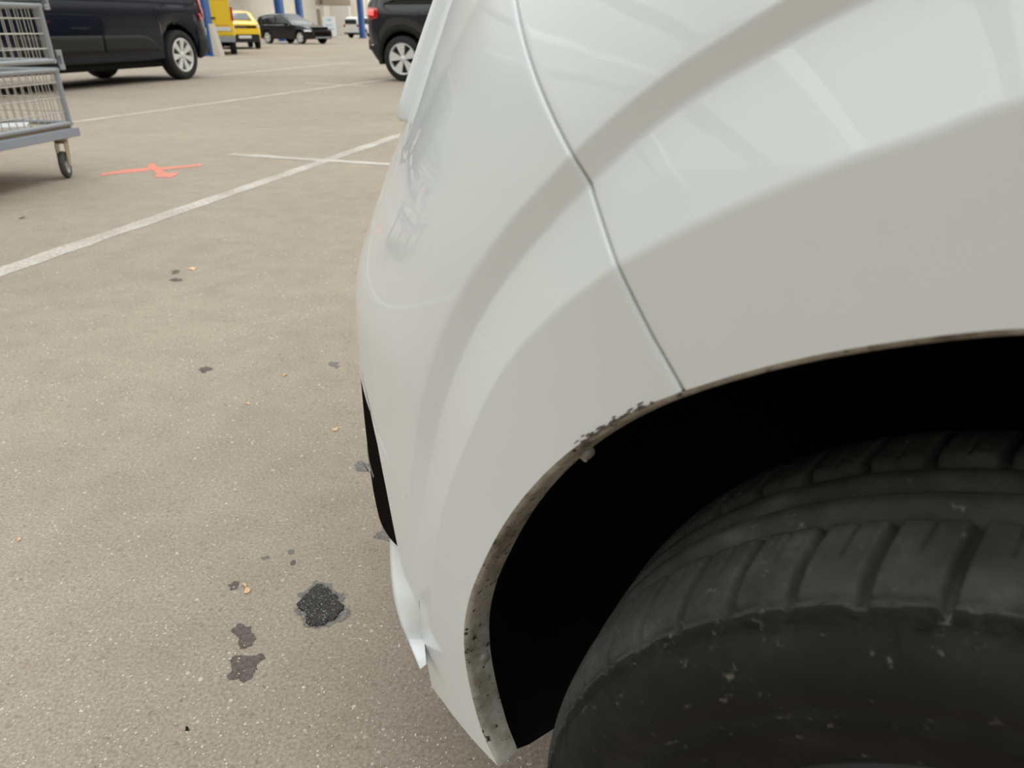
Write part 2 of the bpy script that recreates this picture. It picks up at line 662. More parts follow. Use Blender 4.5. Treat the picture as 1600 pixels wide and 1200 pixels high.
def sz_curve(px, extra, n, eps_est):
    P = hit(px, eps_est)
    if extra:
        ex = np.array([(s, float(qflat(s, z)), z) for s, z in extra])
        P = np.vstack([P, ex])
    C = spline(P, n)
    return C


def surf_rows(lip, c2, cb, ca, n, arch_extra, gap_end):
    """four feature curves in (s, q, z), each on the flank displaced by its own relief"""
    ex = arch_extra
    l0 = sz_curve(lip, ex[0], n, 0.0)
    wR = np.linalg.norm(sz_curve(c2, ex[1], n, 0.0)[:, [0, 2]] - l0[:, [0, 2]], axis=1)
    e2 = K_R * wR * np.clip((l0[:, 2] - .36) / .2, 0, 1)
    if gap_end:
        e2 = e2 * np.linspace(.15, 1, n) ** 2
    c20 = sz_curve(c2, ex[1], n, float(np.mean(e2[:n // 2])) if ex[1] else e2[np.linspace(0, n - 1, len(c2)).astype(int)])
    e_b, e_a = -0.014, -0.010
    cb0 = sz_curve(cb, ex[2], n, e_b)
    ca0 = sz_curve(ca, ex[3], n, e_a)
    for _ in range(2):
        wM = np.linalg.norm(cb0[:, [0, 2]] - c20[:, [0, 2]], axis=1)
        wb = np.linalg.norm(ca0[:, [0, 2]] - cb0[:, [0, 2]], axis=1)
        fade = np.clip((c20[:, 2] - .33) / .18, 0, 1)
        eb = e2 - K_M * wM * fade
        ea = eb + K_B * wb * fade
        kb = np.linspace(0, 1, len(cb))
        # re-hit the drawn points with the relief found there
        def relief_at(P0, e, px):
            hp = hit(px, 0.0)
            j = [int(np.argmin(np.linalg.norm(P0 - q, axis=1))) for q in hp]
            return e[j]
        cb0 = sz_curve(cb, ex[2], n, relief_at(cb0, eb, cb))
        ca0 = sz_curve(ca, ex[3], n, relief_at(ca0, ea, ca))
    for C, e in ((l0, 0 * eb), (c20, e2), (cb0, eb), (ca0, ea)):
        C[:, 1] = qflat(C[:, 0], C[:, 2]) + e
    return l0, c20, cb0, ca0, eb, ea, e2


K_M, K_B, K_R = 0.34, 0.32, 0.095
# the flare rows on the bumper
lb, c2b, cbb, cab, ebb, eab, e2b = surf_rows(LIP_B, C2_B, CB_B, CA_B, NB, (None, None, None, None), True)


def arc(a0, a1, r, n=14):
    return [(r * math.cos(math.radians(t)), .354 + r * math.sin(math.radians(t))) for t in np.linspace(a0, a1, n)]


LIP_F = [(1067, 611), (1180, 577), (1300, 550), (1450, 527), (1600, 513)]
exF = (arc(80, 192, .405), [(0.0, .862), (-.2, .84), (-.40, .70), (-.50, .5), (-.50, .27)],
       [(.10, .905), (-.05, .93), (-.30, .90), (-.52, .74), (-.60, .5), (-.60, .27)],
       [(.12, .917), (-.03, .95), (-.30, .93), (-.56, .77), (-.66, .5), (-.66, .27)])
lf, c2f, cbf, caf, ebf, eaf, e2f = surf_rows(LIP_F, C2_F, CB_F, CA_F, NF, exF, False)


def to_uz(P):
    s, z = P[..., 0], P[..., 2]
    a = afun(z)
    r = np.clip((s - S0) / a, 0, 1)
    return np.stack([np.where(s < S0, s, S0 + .63 * np.arcsin(r)), z], -1)


def from_uz(U, eps):
    u, z = U[..., 0], U[..., 1]
    ph = np.clip((u - S0) / .63, 0, math.pi / 2)
    s = np.where(u < S0, u, S0 + afun(z) * np.sin(ph))
    q = BW * (np.cos(ph) - 1)
    k = np.clip((ph - math.radians(62)) / math.radians(28), 0, 1)
    return np.stack([s, q + eps * (1 - k * k * (3 - 2 * k)), z], -1)


def lerp_rows(A, B, fr, eA, eB):
    """rows between two feature curves, kept on the curved flank"""
    rows = []
    for f in fr:
        uz = to_uz(A) * (1 - f) + to_uz(B) * f
        e = eA * (1 - f) + eB * f
        rows.append(from_uz(uz, e))
    return rows


def flare(l, c2, cb, ca, eb, ea, e2):
    z = 0 * eb
    R = [l] + lerp_rows(l, c2, (.03, .15, .3, .45, .6, .75, .9, .965), z, e2) + [c2]
    R += lerp_rows(c2, cb, (.05, .12, .3, .5, .7, .88, .95), e2, eb) + [cb]
    R += lerp_rows(cb, ca, (.1, .3, .5, .7, .9), eb, ea) + [ca]
    return R


def L_rows(ca, ea, outer_uz, n):
    A = to_uz(ca)
    rows = []
    for f in np.r_[.008, .02, .04, .06, .09, np.linspace(.12, 1, 60)]:
        uz = A * (1 - f) + outer_uz * f
        dist = np.linalg.norm(uz - A, axis=1)
        g = np.clip(dist / .19, 0, 1)
        g = g * (1.4 - .4 * g * g) if False else g
        e = ea * (1 - g) + Qv(uz[:, 1]) * g
        rows.append(from_uz(uz, e))
    return rows


# outer boundary of the bumper skin: blade edge beside the intake, round the nose, up the centre, back along the top
E_PX = [(657, 1047), (663, 1030), (658, 975), (654, 936), (650, 952), (639, 930), (630, 890), (619, 844), (603, 765), (589, 695), (577, 640)]
E_hit = hit(E_PX, 0.0, True)
E_uz = to_uz(E_hit)
uN = S0 + .63 * math.pi / 2
sil_uz = np.array([[S0 + .63 * math.radians(35.0), .530]])
gap_px = [(893, 241), (860, 160), (830, 75), (805, 0)]
gap_e = np.full(len(gap_px), -.018)
for _ in range(4):
    gap_hit = hit(gap_px, gap_e)
    gd = np.linalg.norm(to_uz(gap_hit) - to_uz(cab[-1:]), axis=1)
    gg = np.clip(gd / .19, 0, 1)
    gap_e = eab[-1] * (1 - gg) + Qv(gap_hit[:, 2]) * gg
gap_uz = to_uz(gap_hit)
g0 = to_uz(cab[-1:])[0]
gv = gap_uz[-1] - g0
gtop = np.array([g0 + gv * ((.95 - g0[1]) / gv[1])])
part1 = spline(np.vstack([E_uz, sil_uz])[:, :], 60)
part1 = np.vstack([np.linspace(a, b, 8, endpoint=False) for a, b in zip(np.vstack([E_uz, sil_uz])[:-1], np.vstack([E_uz, sil_uz])[1:])] + [sil_uz])
part2 = np.vstack([np.linspace(sil_uz[0], [S0 + .63 * math.radians(44), .552], 8)[1:], np.linspace([S0 + .63 * math.radians(44), .552], [uN, .555], 24)[1:]])
part3 = np.linspace([uN, .555], [uN, .95], 40)[1:]
part4 = np.linspace([uN, .95], gtop[0], 60)[1:]


def resamp(P, n):
    L = np.r_[0, np.cumsum(np.linalg.norm(np.diff(P, axis=0), axis=1))]
    u = np.linspace(0, L[-1], n)
    return np.stack([np.interp(u, L, P[:, k]) for k in range(P.shape[1])], -1)


n1, n2, n3 = 82, 20, 34
outer = np.vstack([resamp(part1, n1), resamp(np.vstack([part1[-1:], part2]), n2 + 1)[1:], resamp(np.vstack([part2[-1:], part3]), n3 + 1)[1:],
                   resamp(np.vstack([part3[-1:], part4]), NB - n1 - n2 - n3 + 1)[1:]])
Lb = L_rows(cab, eab, outer, NB)
# pull the gap column of the upper skin onto the drawn gap line
gl = np.array([np.linalg.norm(r[-1][[0, 2]] - cab[-1][[0, 2]]) for r in Lb])
rowsB = flare(lb, c2b, cbb, cab, ebb, eab, e2b) + Lb
PB = np.array(rowsB)                       # rows x NB x 3


def gap_target(Pcol):
    """s of the panel gap as a function of height"""
    g = np.vstack([lb[-1], c2b[-1], cbb[-1], cab[-1], gap_hit[1:], from_uz(gtop, np.array([-.06]))])
    return np.interp(Pcol[:, 2], g[:, 2], g[:, 0])


def roll_edge(Pm, side, w=0.0010):
    """turn the last columns of a panel in to the gap"""
    e = Pm[:, -1] if side > 0 else Pm[:, 0]
    far = Pm[:, -4] if side > 0 else Pm[:, 3]
    v = far - e
    L = np.linalg.norm(v, axis=1)[:, None]
    at = lambda d: e + v * np.clip(d / L, 0, .9)
    cols = [at(w + .0055), at(w + .0022), at(w + .0008) + np.array([0, -.0002, 0]), at(w) + np.array([0, -.0009, 0]), at(w) + np.array([0, -.012, 0])]
    cols = [c[:, None] for c in cols]
    if side > 0:
        return np.concatenate([Pm[:, :-3]] + cols, 1)
    return np.concatenate(cols[::-1] + [Pm[:, 3:]], 1)


# fender skin: rows from the lip to the top edge
outF = np.vstack([np.linspace(gtop[0], [.15, 1.0], 10), np.linspace([.15, 1.0], [-.9, 1.02], 40)[1:], np.linspace([-.9, 1.02], [-.9, .27], 40)[1:]])
Lf = L_rows(caf, eaf, resamp(outF, NF), NF)
PF = np.array(flare(lf, c2f, cbf, caf, ebf, eaf, e2f) + Lf)
# both panels share one gap line
for k in range(len(PB)):
    m_ = (PB[k, -1] + PF[k, 0]) / 2
    PB[k, -1] = m_
    PF[k, 0] = m_
PBr = roll_edge(PB, +1)
PFr = roll_edge(PF, -1)


def skin(name, P, mt, parent, mirror=True, flip=False):
    b = MB()
    b.grid(C3(P), flip)
    if mirror:
        Q = P.copy()
        Q[..., 1] = -2 * BW - Q[..., 1]
        b.grid(C3(Q), not flip)
    return b.build(name, mt, parent, True)


FL = QS > 0
bump_o = skin('front_bumper', PBr, M['white'], car, flip=FL)
fend_o = skin('front_fender', PFr, M['white'], car, flip=FL)
bump_o['label'] = 'white front bumper corner with flared arch edge'
fend_o['label'] = 'white front fender above the wheel'

# dark strip behind the gap
edge = (PB[:, -1]).copy()
st = np.stack([edge + np.array([.006, -.0125, 0]), edge + np.array([-.006, -.0125, 0])], 1)
MB().grid(C3(st), not FL).build('gap_seal', M['gapdirt'], car, True)

# arch lips turned inward, separately for bumper and fender
def flange(l, wd, rin):
    c = np.array([0, 0, .354])
    rad = l - c
    rad[:, 1] = 0
    rad = rad / np.linalg.norm(rad, axis=1)[:, None]
    rows = []
    wv = np.broadcast_to(wd, (len(l),))
    for a, bq in ((0, 0), (.0025, -.0012), (.0042, -.004), (.0050, -.009)):
        rows.append(l - rad * a + np.array([0, bq, 0]))
    for f in (.35, .7, 1.0):
        rows.append(l - rad * (.005 + rin * f) + np.stack([0 * wv, -.009 - wv * f, 0 * wv], -1))
    return np.array(rows)


wdB = np.interp(np.linspace(0, 1, NB), [0, .08, .5, .8, 1], [.013, .017, .020, .015, .011])
FB = flange(lb, wdB, .004)
FFl = flange(lf, np.full(NF, .012), .003)
o = MB().grid(C3(FB), not FL).build('arch_flange', M['dirty'], car, True)
o['label'] = 'dirty inner edge of the bumper arch'
MB().grid(C3(FFl), not FL).build('arch_flange', M['dirty'], car, True)

# dark scuffs and chips along the top of the bumper arch edge
sf = MB()
lp = np.array([(.0, 0)])
k0 = int(np.argmin(np.linalg.norm(lb - hit([(905, 692)], 0.0)[0], axis=1)))
k1 = int(np.argmin(np.linalg.norm(lb - hit([(1022, 629)], 0.0)[0], axis=1)))
for i in range(46):
    k = random.randint(k0, k1)
    base = lb[k]
    up = base - np.array([0, base[1], .354])
    up = up / np.linalg.norm(up)
    al = lb[k + 1] - lb[k]
    al = al / np.linalg.norm(al)
    p = base + al * random.uniform(-.003, .003) + up * random.uniform(-.0015, .0032) * random.random() + np.array([0, .0006, 0])
    a_, b_ = random.uniform(.0008, .0042), random.uniform(.0003, .0011)
    q_ = [p + al * a_ * math.cos(t) * random.uniform(.6, 1.3) + up * b_ * math.sin(t) * random.uniform(.6, 1.3) for t in np.linspace(0, 6.283, 7)[:-1]]
    sf.add(C3(np.array(q_)), [tuple(range(6))])
sf_o = sf.build('edge_scuffs', M['scuff'], bump_o)
sf_o['label'] = 'dark scuff marks along the arch edge'
sf_o['kind'] = 'stuff'

# wheel-arch liner: turned inward from both flanges, with front wall end
inner = np.vstack([FB[-1], FFl[-1][1:]])
c_ = np.array([0, 0, .354])
rd = inner - c_
rd[:, 1] = 0
rd /= np.linalg.norm(rd, axis=1)[:, None]
rows = [inner + np.array([0, -.001, 0]) + rd * .002]
for dq, dr in ((.02, .012), (.06, .02), (.14, .025), (.24, .02), (.34, .0)):
    rows.append(inner + rd * dr + np.array([0, -dq, 0]))
cen = rows[-1].copy()
cen[:, 0] *= .25
cen[:, 2] = .354 + (cen[:, 2] - .354) * .25
rows.append(cen)
rows = np.array(rows)
fl_ = np.array([0, .2, .45, .8, 1, 1, .6])[:, None]
ext = rows[:, 0] + fl_ * np.array([-.06, 0, -.055])
ext2 = rows[:, 0] + fl_ * np.array([-.022, 0, -.035])
rows = np.concatenate([ext[:, None], ext2[:, None], rows], 1)
MB().grid(C3(rows), not FL).build('wheel_arch_liner', M['liner'], car, True)
# underside of the nose, closing the bumper from below
und = MB()
und.box(-.9, .34, -1.25, -.36, .24, .30)
ob = MB()
for (x0, x1, q0, q1, z0, z1) in ((.40, .60, -1.3, -.30, .235, .26), (-.95, -.42, -1.58, -.06, .20, .24), (-.95, .4, -1.2, -.40, .20, .24)):
    ob.box(x0, x1, min(QS * q0, QS * q1), max(QS * q0, QS * q1), z0, z1)
ob.build('underbody', M['liner'], car)
# engine bay walls keep daylight out of the arch
bay = MB()
bay.box(-.9, .40, min(-QS * 1.2, -QS * .40), max(-QS * 1.2, -QS * .40), .24, .93)
bay.build('engine_bay', M['liner'], car)
# bonnet
top_b = PB[-1][-(NB - n1 - n2 - n3):][::-1]
top_f = PF[-1][:70]
edge_top = np.vstack([top_b[::-1], top_f[1:50]])
hood = []
for f in np.linspace(0, 1, 12):
    r = edge_top.copy()
    r[:, 1] = edge_top[:, 1] * (1 - f) + (-BW) * f
    r[:, 2] = edge_top[:, 2] + .07 * math.sin(f * math.pi / 2) * np.clip((.9 - edge_top[:, 0]) / .5, 0, 1)
    hood.append(r)
skin('bonnet', np.array(hood), M['white'], car, flip=FL)

rows = []
un = np.r_[S0 + .63 * math.radians(36.5) + np.array([0, .0025, .005, .0075]), np.linspace(S0 + .63 * math.radians(36.5) + .01, uN, 40)]
for zz, e in ((.781, -.004), (.782, .006), (.786, .0115), (.80, .0125), (.83, .0125), (.86, .0125), (.90, .0125), (.94, .0125), (.96, .006)):
    base = from_uz(np.stack([un, np.full(44, zz)], -1), np.full(44, float(Qv(zz))))
    ramp_ = np.clip((un - un[0]) / .010, 0, 1)[:, None]
    sh = ramp_ * (e + .006) - .006
    rows.append(base + sh * np.array([.85, .5, 0]))
skin('upper_nose_panel', np.array(rows), M['white'], car, flip=not FL)

# gloss black intake panel round the nose, behind the blade edge
Ez = np.array(sorted([(z, u) for u, z in np.vstack([E_uz[5:], sil_uz])]))
rows = []
zlow = lambda u: np.interp(np.degrees((u - S0) / .63), [16, 22, 28, 36, 90], [.415, .402, .376, .346, .335])
for f in np.linspace(0, 1, 28):
    u0 = S0 + .2
    for _ in range(30):
        z_ = zlow(u0) + f * (.565 - zlow(u0))
        u0 = .5 * u0 + .5 * float(np.interp(z_, Ez[:, 0], Ez[:, 1]))
    u = np.linspace(u0 - .002, uN, 48)
    z = zlow(u) + f * (.565 - zlow(u))
    rows.append(from_uz(np.stack([u, z], -1), Qv(z) - .0012))
trim = skin('intake_panel', np.array(rows), M['trim'], car, flip=not FL)
trim['label'] = 'gloss black air intake panel at the bumper nose'
fin = MB()
finr = []
for dz, de in ((-.0035, -.004), (-.0015, .0002), (.0015, .0002), (.0035, -.004)):
    u = np.linspace(S0 + .63 * math.radians(33), uN, 30)
    z = .415 + dz - .045 * np.clip((u - u[0]) / .25, 0, 1)
    finr.append(from_uz(np.stack([u, z], -1), np.full(30, de)))
fin.grid(C3(np.array(finr)), not FL)
fin.build('intake_fin', M['satin'], trim, True)

# white ledge under the intake
LO = [(609, 834), (609, 865), (611, 900), (615, 932), (621, 958), (629, 982), (638, 1002), (656, 1046)]
LI = [(624, 842), (632, 868), (640, 895), (648, 920), (655, 940), (660, 968), (663, 1000), (666, 1038)]
zo = np.linspace(.372, .286, len(LO))


def at_z(px, z):
    d = cray([px])[0]
    return CAMC + d * ((z - CAMC[2]) / d[2])


O3 = np.array([at_z(p, z) for p, z in zip(LO, zo)])
I3 = hit(LI, 0.0, True)
I3 = I3 + (I3 - CAMC) / np.linalg.norm(I3 - CAMC, axis=1)[:, None] * np.linspace(.016, .004, len(LI))[:, None]
O3, I3 = spline(O3, 40), spline(I3, 40)
rows = []
for f in np.linspace(0, 1, 8):
    rows.append(I3 * (1 - f) + O3 * f)
rows.append(O3 + np.array([.001, -.010, -.004]))
rows.append(O3 + np.array([.004, -.08, -.008]))
led = MB().grid(C3(np.array(rows)), FL).build('lower_lip', M['white'], car, True)
led['label'] = 'bright white lower lip ledge below the intake'
# rest of the lower lip round the nose
rows = []
for z, e in ((.375, -.03), (.352, -.008), (.33, -.002), (.30, .0), (.27, -.02), (.23, -.06)):
    u = np.linspace(S0 + .63 * math.radians(39), uN, 30)
    ins = .012 * np.clip(1 - (u - u[0]) / .08, 0, 1)
    zz = .33 + (z - .33) * np.clip((u - u[0]) / .09, .04, 1)
    rows.append(from_uz(np.stack([u, zz], -1), e - ins) + np.array([e * .5, 0, 0]))
skin('lower_valance', np.array(rows), M['white'], car, flip=not FL)

# screw on the flange and clip at the arch edge
for px, r, dq in (((754, 1027), .0045, -.020), ((915, 708), .004, -.022)):
    p = hit([px], -.02)[0]
    b = MB()
    prof = [(0.0, .005), (r * .6, .0045), (r, .002), (r * 1.25, 0), (r * 1.25, -.004)]
    b.lathe([(a, QS * c) for a, c in prof], (0, 0, 0), 'y', 20)
    so = b.build('arch_screw', M['screw'], car, True, C3(p))
    t = MB().obox((0, 0, 0), (.005, 0, .002), (0, .0015, 0), (-.0015, 0, .008)).build('liner_tab', M['dirty'], car, False, C3(p + np.array([.004, -.004, 0])))
    bevel(t, .003)

# ------------------------------------------------------------------ front tyre with cut tread
WC = np.array([.294, .194])
WPSI = -.5415
wq = (WC - CA) @ NN
ws = (WC - CA) @ EF
RT = .325
nth, nw = 1900, 70
th = np.linspace(0, 2 * math.pi, nth, endpoint=False)
# axial stations: + is outward; profile radius from bead to inner shoulder
prof = []
for a, r in ((-.012, .198), (-.004, .207), (.004, .225), (.012, .240), (.020, .2515), (.0225, .254), (.020, .2565), (.026, .272), (.027, .285), (.022, .298), (.015, .3055)):
    prof.append((a, r))
ax_tread = np.r_[np.linspace(.008, -.012, 20), np.linspace(-.0155, -.1725, 46), np.linspace(-.176, -.196, 12)]
for a in ax_tread:
    x = (a + .094) / .102
    prof.append((a, .325 - .0145 * abs(x) ** 6 - .0035 * x * x))
for a, r in ((-.204, .300), (-.212, .28), (-.205, .25), (-.19, .225)):
    prof.append((a, r))
prof = np.array(prof)
pk = np.interp(np.arange(len(prof)), np.arange(len(prof)), np.arange(len(prof)))
A_, T_ = np.meshgrid(prof[:, 0], th, indexing='ij')
R_ = np.broadcast_to(prof[:, 1][:, None], A_.shape).copy()
tread = (R_ > .3045)
# slanted side slots
pitch = math.radians(6.75)
ph0 = math.radians(180 - 123.5)


def slot(Tc, width):
    d = (Tc + pitch / 2) % pitch - pitch / 2
    return np.clip(1 - np.abs(d) * .32 / width, 0, 1)


for side in (1, -1):
    aa = A_ if side > 0 else -.188 - A_
    inside = np.clip((.004 - aa) / .01, 0, 1) * np.clip((aa + .066) / .008, 0, 1)
    shift = math.radians(2.5) * np.clip(-aa / .06, -.2, 1.2) ** 1.0
    dep = np.clip(slot(T_ - ph0 - side * shift, .0040) * 2.2, 0, 1) * .009 * inside
    R_ = R_ - np.where(tread, dep, 0)
    # fine sipes between the slots
    ins2 = np.clip((-.028 - aa) / .006, 0, 1) * np.clip((aa + .060) / .006, 0, 1)
    R_ = R_ - np.where(tread, slot(T_ - ph0 - side * shift + pitch / 2, .0016) * .0035 * ins2, 0)
for ac, wd, dp in ((-.066, .007, .008), (-.094, .006, .008), (-.122, .007, .008), (.0055, .0016, .0035), (-.0025, .0016, .0035), (.017, .0020, .0022), (-.1905, .0018, .003)):
    R_ = R_ - dp * np.clip(1.3 - np.abs(A_ - ac) / wd, 0, 1) * (R_ > .3)
# worn nicks along the shoulder
nick = rng.random((len(prof), nth))
for k in range(10):
    nick = (nick + np.roll(nick, 1, 1) + np.roll(nick, -1, 1)) / 3
R_ = R_ - np.where((A_ > -.004) & (A_ < .02) & (R_ > .3), np.clip(nick - .545, 0, 1) * .03, 0)
X = R_ * np.cos(T_)
Z = R_ * np.sin(T_)
tv = np.stack([X, QS * A_, Z], -1)
m_, n_ = A_.shape
idx = np.arange(m_ * n_).reshape(m_, n_)
q1 = np.stack([idx[:-1], np.roll(idx, -1, 1)[:-1], np.roll(idx, -1, 1)[1:], idx[1:]], -1).reshape(-1, 4)
if QS > 0:
    pass
tyre = mesh('wheel', tv.reshape(-1, 3), q1 if QS < 0 else q1[:, ::-1], M['rubber'], car, True, (ws, QS * wq, RT))
side_m = M['sidewall']
tyre.data.materials.append(side_m)
fr = R_[:-1].reshape(-1)
tyre.data.polygons.foreach_set('material_index', (((np.arange(m_ - 1)[:, None] < 17) | (np.arange(m_ - 1)[:, None] > 86)) & np.ones((1, n_), bool)).astype(int).reshape(-1))
tyre['label'] = 'worn dusty black tyre with slanted side grooves'
rb = MB()
rb.lathe([(.199, QS * -.012), (.196, QS * -.009), (.190, QS * -.012), (.184, QS * -.03), (.181, QS * -.09)], (0, 0, 0), 'y', 64)
for k in range(5):
    for dd in (-1, 1):
        an = 2 * math.pi * k / 5 + math.pi / 2 + dd * .16
        d0 = np.array([math.cos(an - dd * .08), 0, math.sin(an - dd * .08)])
        d1 = np.array([math.cos(an), 0, math.sin(an)])
        n1_ = np.array([-d1[2], 0, d1[0]])
        v = []
        for dv, r_, w_, yy in ((d0, .03, .012, -.018), (d1, .188, .018, -.018)):
            for sx in (-1, 1):
                for dy in (0, -.03):
                    q = dv * r_ + n1_ * w_ * sx
                    v.append((q[0], QS * (yy + dy), q[2]))
        rb.add(v, [(0, 2, 3, 1), (4, 5, 7, 6), (0, 4, 6, 2), (1, 3, 7, 5), (0, 1, 5, 4), (2, 6, 7, 3)])
rb.lathe([(0, QS * -.012), (.03, QS * -.012), (.042, QS * -.02), (.045, QS * -.05)], (0, 0, 0), 'y', 32)
smooth_by_angle(rb.build('rim', M['graphite'], tyre), 30)
MB().lathe([(0, QS * -.085), (.183, QS * -.085)], (0, 0, 0), 'y', 48).build('brake_backing', M['darkrim'], tyre)

# ------------------------------------------------------------------ painted floor marks
def floor_strip(name, a, b, wd, z, label, mt=None, jag=0.006):
    a, b = Vector(a), Vector(b)
    d = (b - a)
    L = d.length
    d.normalize()
    n = Vector((-d.y, d.x, 0))
    k = max(8, int(L / .12))
    V, Fc = [], []
    c = (a + b) / 2
    for i in range(k + 1):
        p = a + d * (L * i / k) - c
        for s_ in (-1, 1):
            V.append(p + n * s_ * (wd / 2 + random.uniform(-jag, jag)))
    for i in range(k):
        Fc.append((2 * i, 2 * i + 2, 2 * i + 3, 2 * i + 1))
    o = mesh(name, V, Fc, mt or M['line'], None, False, (c.x, c.y, z))
    return tag(o, label, 'floor marking', 'white bay lines on the floor')


pA0, pA1 = G(0, 425), G(622, 212)
floor_strip('bay_line', pA0 - ROW * 2.5, pA1 + ROW * 5.5, .105, .0012, 'long wide white line crossing the floor diagonally from the left edge')
p0, p1 = G(360, 241), G(608, 257)
floor_strip('bay_line', p0, p1 + (p1 - p0).normalized() * 1.6, .095, .0018, 'short white line crossing the long diagonal line beside the white car')
p0 = G(120, 190)
p1 = G(605, 124)
floor_strip('bay_line', p0 - (p1 - p0).normalized() * 1.5, p1 + (p1 - p0).normalized() * 4, .10, .0012, 'thin white line on the floor running up to the dark SUV rear wheel')
p0, p1 = G(324, 119), G(537, 98.6)
floor_strip('bay_line', p0 - ROW * .3, p1 + ROW * .5, .12, .0012, 'faint white line on the floor running back from the dark van wheel')
p0, p1 = G(478, 130), G(575, 134)
floor_strip('bay_line', p0, p1, .08, .0009, 'very faint short cross line in front of the dark SUV wheel')


def jagged(pts, it=3, amp=.16, decay=1.0):
    P = [Vector(p) for p in pts]
    for _ in range(it):
        Q = []
        for i, p in enumerate(P):
            q = P[(i + 1) % len(P)]
            Q.append(p)
            mid = (p + q) / 2
            d = q - p
            Q.append(mid + Vector((-d.y, d.x, 0)) * random.uniform(-amp, amp) * 1.6)
        P = Q
    return P


def patch(name, px, mt, z, label, cat, it=4, amp=.14, group=None, parent=None, thick=.0001, inset=1.0, dome=0.0):
    P = [G(x, y) for x, y in px]
    c = sum(P, Vector()) / len(P)
    P = [(p - c) * inset for p in P]
    P = jagged(P, it, amp)
    n = len(P)
    V = [(p.x, p.y, z) for p in P]
    Fc = [tuple(range(n))]
    ar_ = sum(P[i].x * P[(i + 1) % n].y - P[(i + 1) % n].x * P[i].y for i in range(n))
    if ar_ < 0:
        Fc = [Fc[0][::-1]]
    o = mesh(name, V, Fc, mt, parent, False, None if parent else (c.x, c.y, 0))
    if label:
        tag(o, label, cat, group)
    return o


def crop8(l):
    return [(320 + x / 4.284, 820 + y / 4.284) for x, y in l]


oil_px = crop8([(750, 372), (800, 392), (850, 390), (858, 440), (900, 462), (935, 455), (940, 490), (922, 530), (945, 560), (972, 570), (970, 612), (930, 640), (870, 652), (830, 688), (750, 690), (672, 690), (660, 642), (640, 612), (608, 592), (612, 530), (640, 500), (615, 465), (660, 455), (700, 420)])
oil_root = patch('oil_puddle', oil_px, M['damp'], .0008, 'wet black oil puddle with grey rim on the floor left of the bumper', 'oil stain')
wet_px = crop8([(745, 400), (800, 415), (830, 420), (850, 460), (890, 480), (905, 520), (930, 570), (900, 600), (870, 640), (820, 655), (790, 680), (700, 680), (675, 660), (680, 610), (640, 570), (620, 545), (640, 510), (660, 480), (700, 440)])
Pw = [G(x, y) for x, y in wet_px]
cw = sum(Pw, Vector()) / len(Pw)
Pj = jagged([p - cw for p in Pw], 3, .12)
offw = cw - oil_root.location
gv, gf = [], []
NR, n = 34, len(Pj)
for k in range(NR + 1):
    r_ = k / NR
    for p in Pj:
        x, y = p.x * r_ + offw.x, p.y * r_ + offw.y
        lump = .0016 * (math.sin(x * 900 + 3 * math.sin(y * 500)) * math.sin(y * 820 + 2 * math.sin(x * 610)) * .5 + .5) * (.25 + .9 * r_ * r_) + .0006 * random.random()
        gv.append((x, y, .0019 + (lump if k < NR else -.0008)))
for k in range(NR):
    for i in range(n):
        j = (i + 1) % n
        gf.append((k * n + i, (k + 1) * n + i, (k + 1) * n + j, k * n + j))
wet = mesh('wet_centre', gv, gf, M['oil'], oil_root, True)
gb = MB()  # pale glossy chips standing in for light glints on the oil
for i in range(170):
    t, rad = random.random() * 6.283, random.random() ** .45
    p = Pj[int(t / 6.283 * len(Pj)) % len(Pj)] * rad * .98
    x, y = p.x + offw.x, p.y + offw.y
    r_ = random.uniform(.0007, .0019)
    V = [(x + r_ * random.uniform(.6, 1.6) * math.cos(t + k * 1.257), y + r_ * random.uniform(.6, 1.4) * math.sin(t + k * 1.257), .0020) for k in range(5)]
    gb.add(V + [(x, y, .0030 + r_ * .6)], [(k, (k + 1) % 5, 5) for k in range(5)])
gw = gb.build('oil_glints', M['oilglint'], oil_root)
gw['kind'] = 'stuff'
wet['label'] = 'glistening wet black oil'

patch('oil_stain', crop8([(180, 700), (220, 665), (270, 682), (312, 680), (310, 712), (345, 760), (320, 812), (230, 830), (225, 780), (205, 735)]), M['stain'], .0007, 'upper of two dry grey-brown oil stains left of the wet puddle', 'stain', group='dry stains on the floor')
patch('oil_stain', crop8([(160, 910), (240, 872), (350, 876), (388, 858), (400, 900), (350, 930), (355, 970), (320, 1000), (310, 1040), (265, 1055), (230, 1030), (160, 1040), (150, 1010), (180, 980)]), M['stain'], .0007, 'lower and darker of two dry oil stains, with a ragged outline', 'stain', group='dry stains on the floor')
patch('oil_stain', crop8([(150, 402), (190, 382), (236, 380), (215, 430), (170, 442)]), M['stain'], .0007, 'small dark stain just left of the orange leaf scrap', 'stain', group='dry stains on the floor')
patch('oil_stain', crop8([(1125, 88), (1145, 55), (1178, 45), (1190, 8), (1240, 8), (1260, 112), (1190, 96)]), M['damp'], .0007, 'grey damp stain half hidden by the black intake of the white car', 'stain', group='dry stains on the floor')
patch('oil_stain', [(455, 878), (461, 875), (462, 881), (456, 883)], M['stain'], .0007, 'tiny round dark spot above the wet puddle', 'stain', 2, .2, 'dry stains on the floor')
patch('oil_stain', [(450, 860), (458, 859), (458, 865), (452, 866)], M['damp'], .0007, 'tiny faint grey spot second above the wet puddle', 'stain', 2, .2, 'dry stains on the floor')
patch('oil_stain', [(408, 870), (418, 868), (416, 876), (411, 875)], M['damp'], .0007, 'faint grey fleck up and left of the wet puddle', 'stain', 2, .3, 'dry stains on the floor')
patch('oil_stain', [(266, 424), (274, 422), (282, 424), (280, 428), (268, 429)], M['stain'], .0007, 'upper of two tiny dark spots below the long diagonal line', 'stain', 2, .2, 'dry stains on the floor')
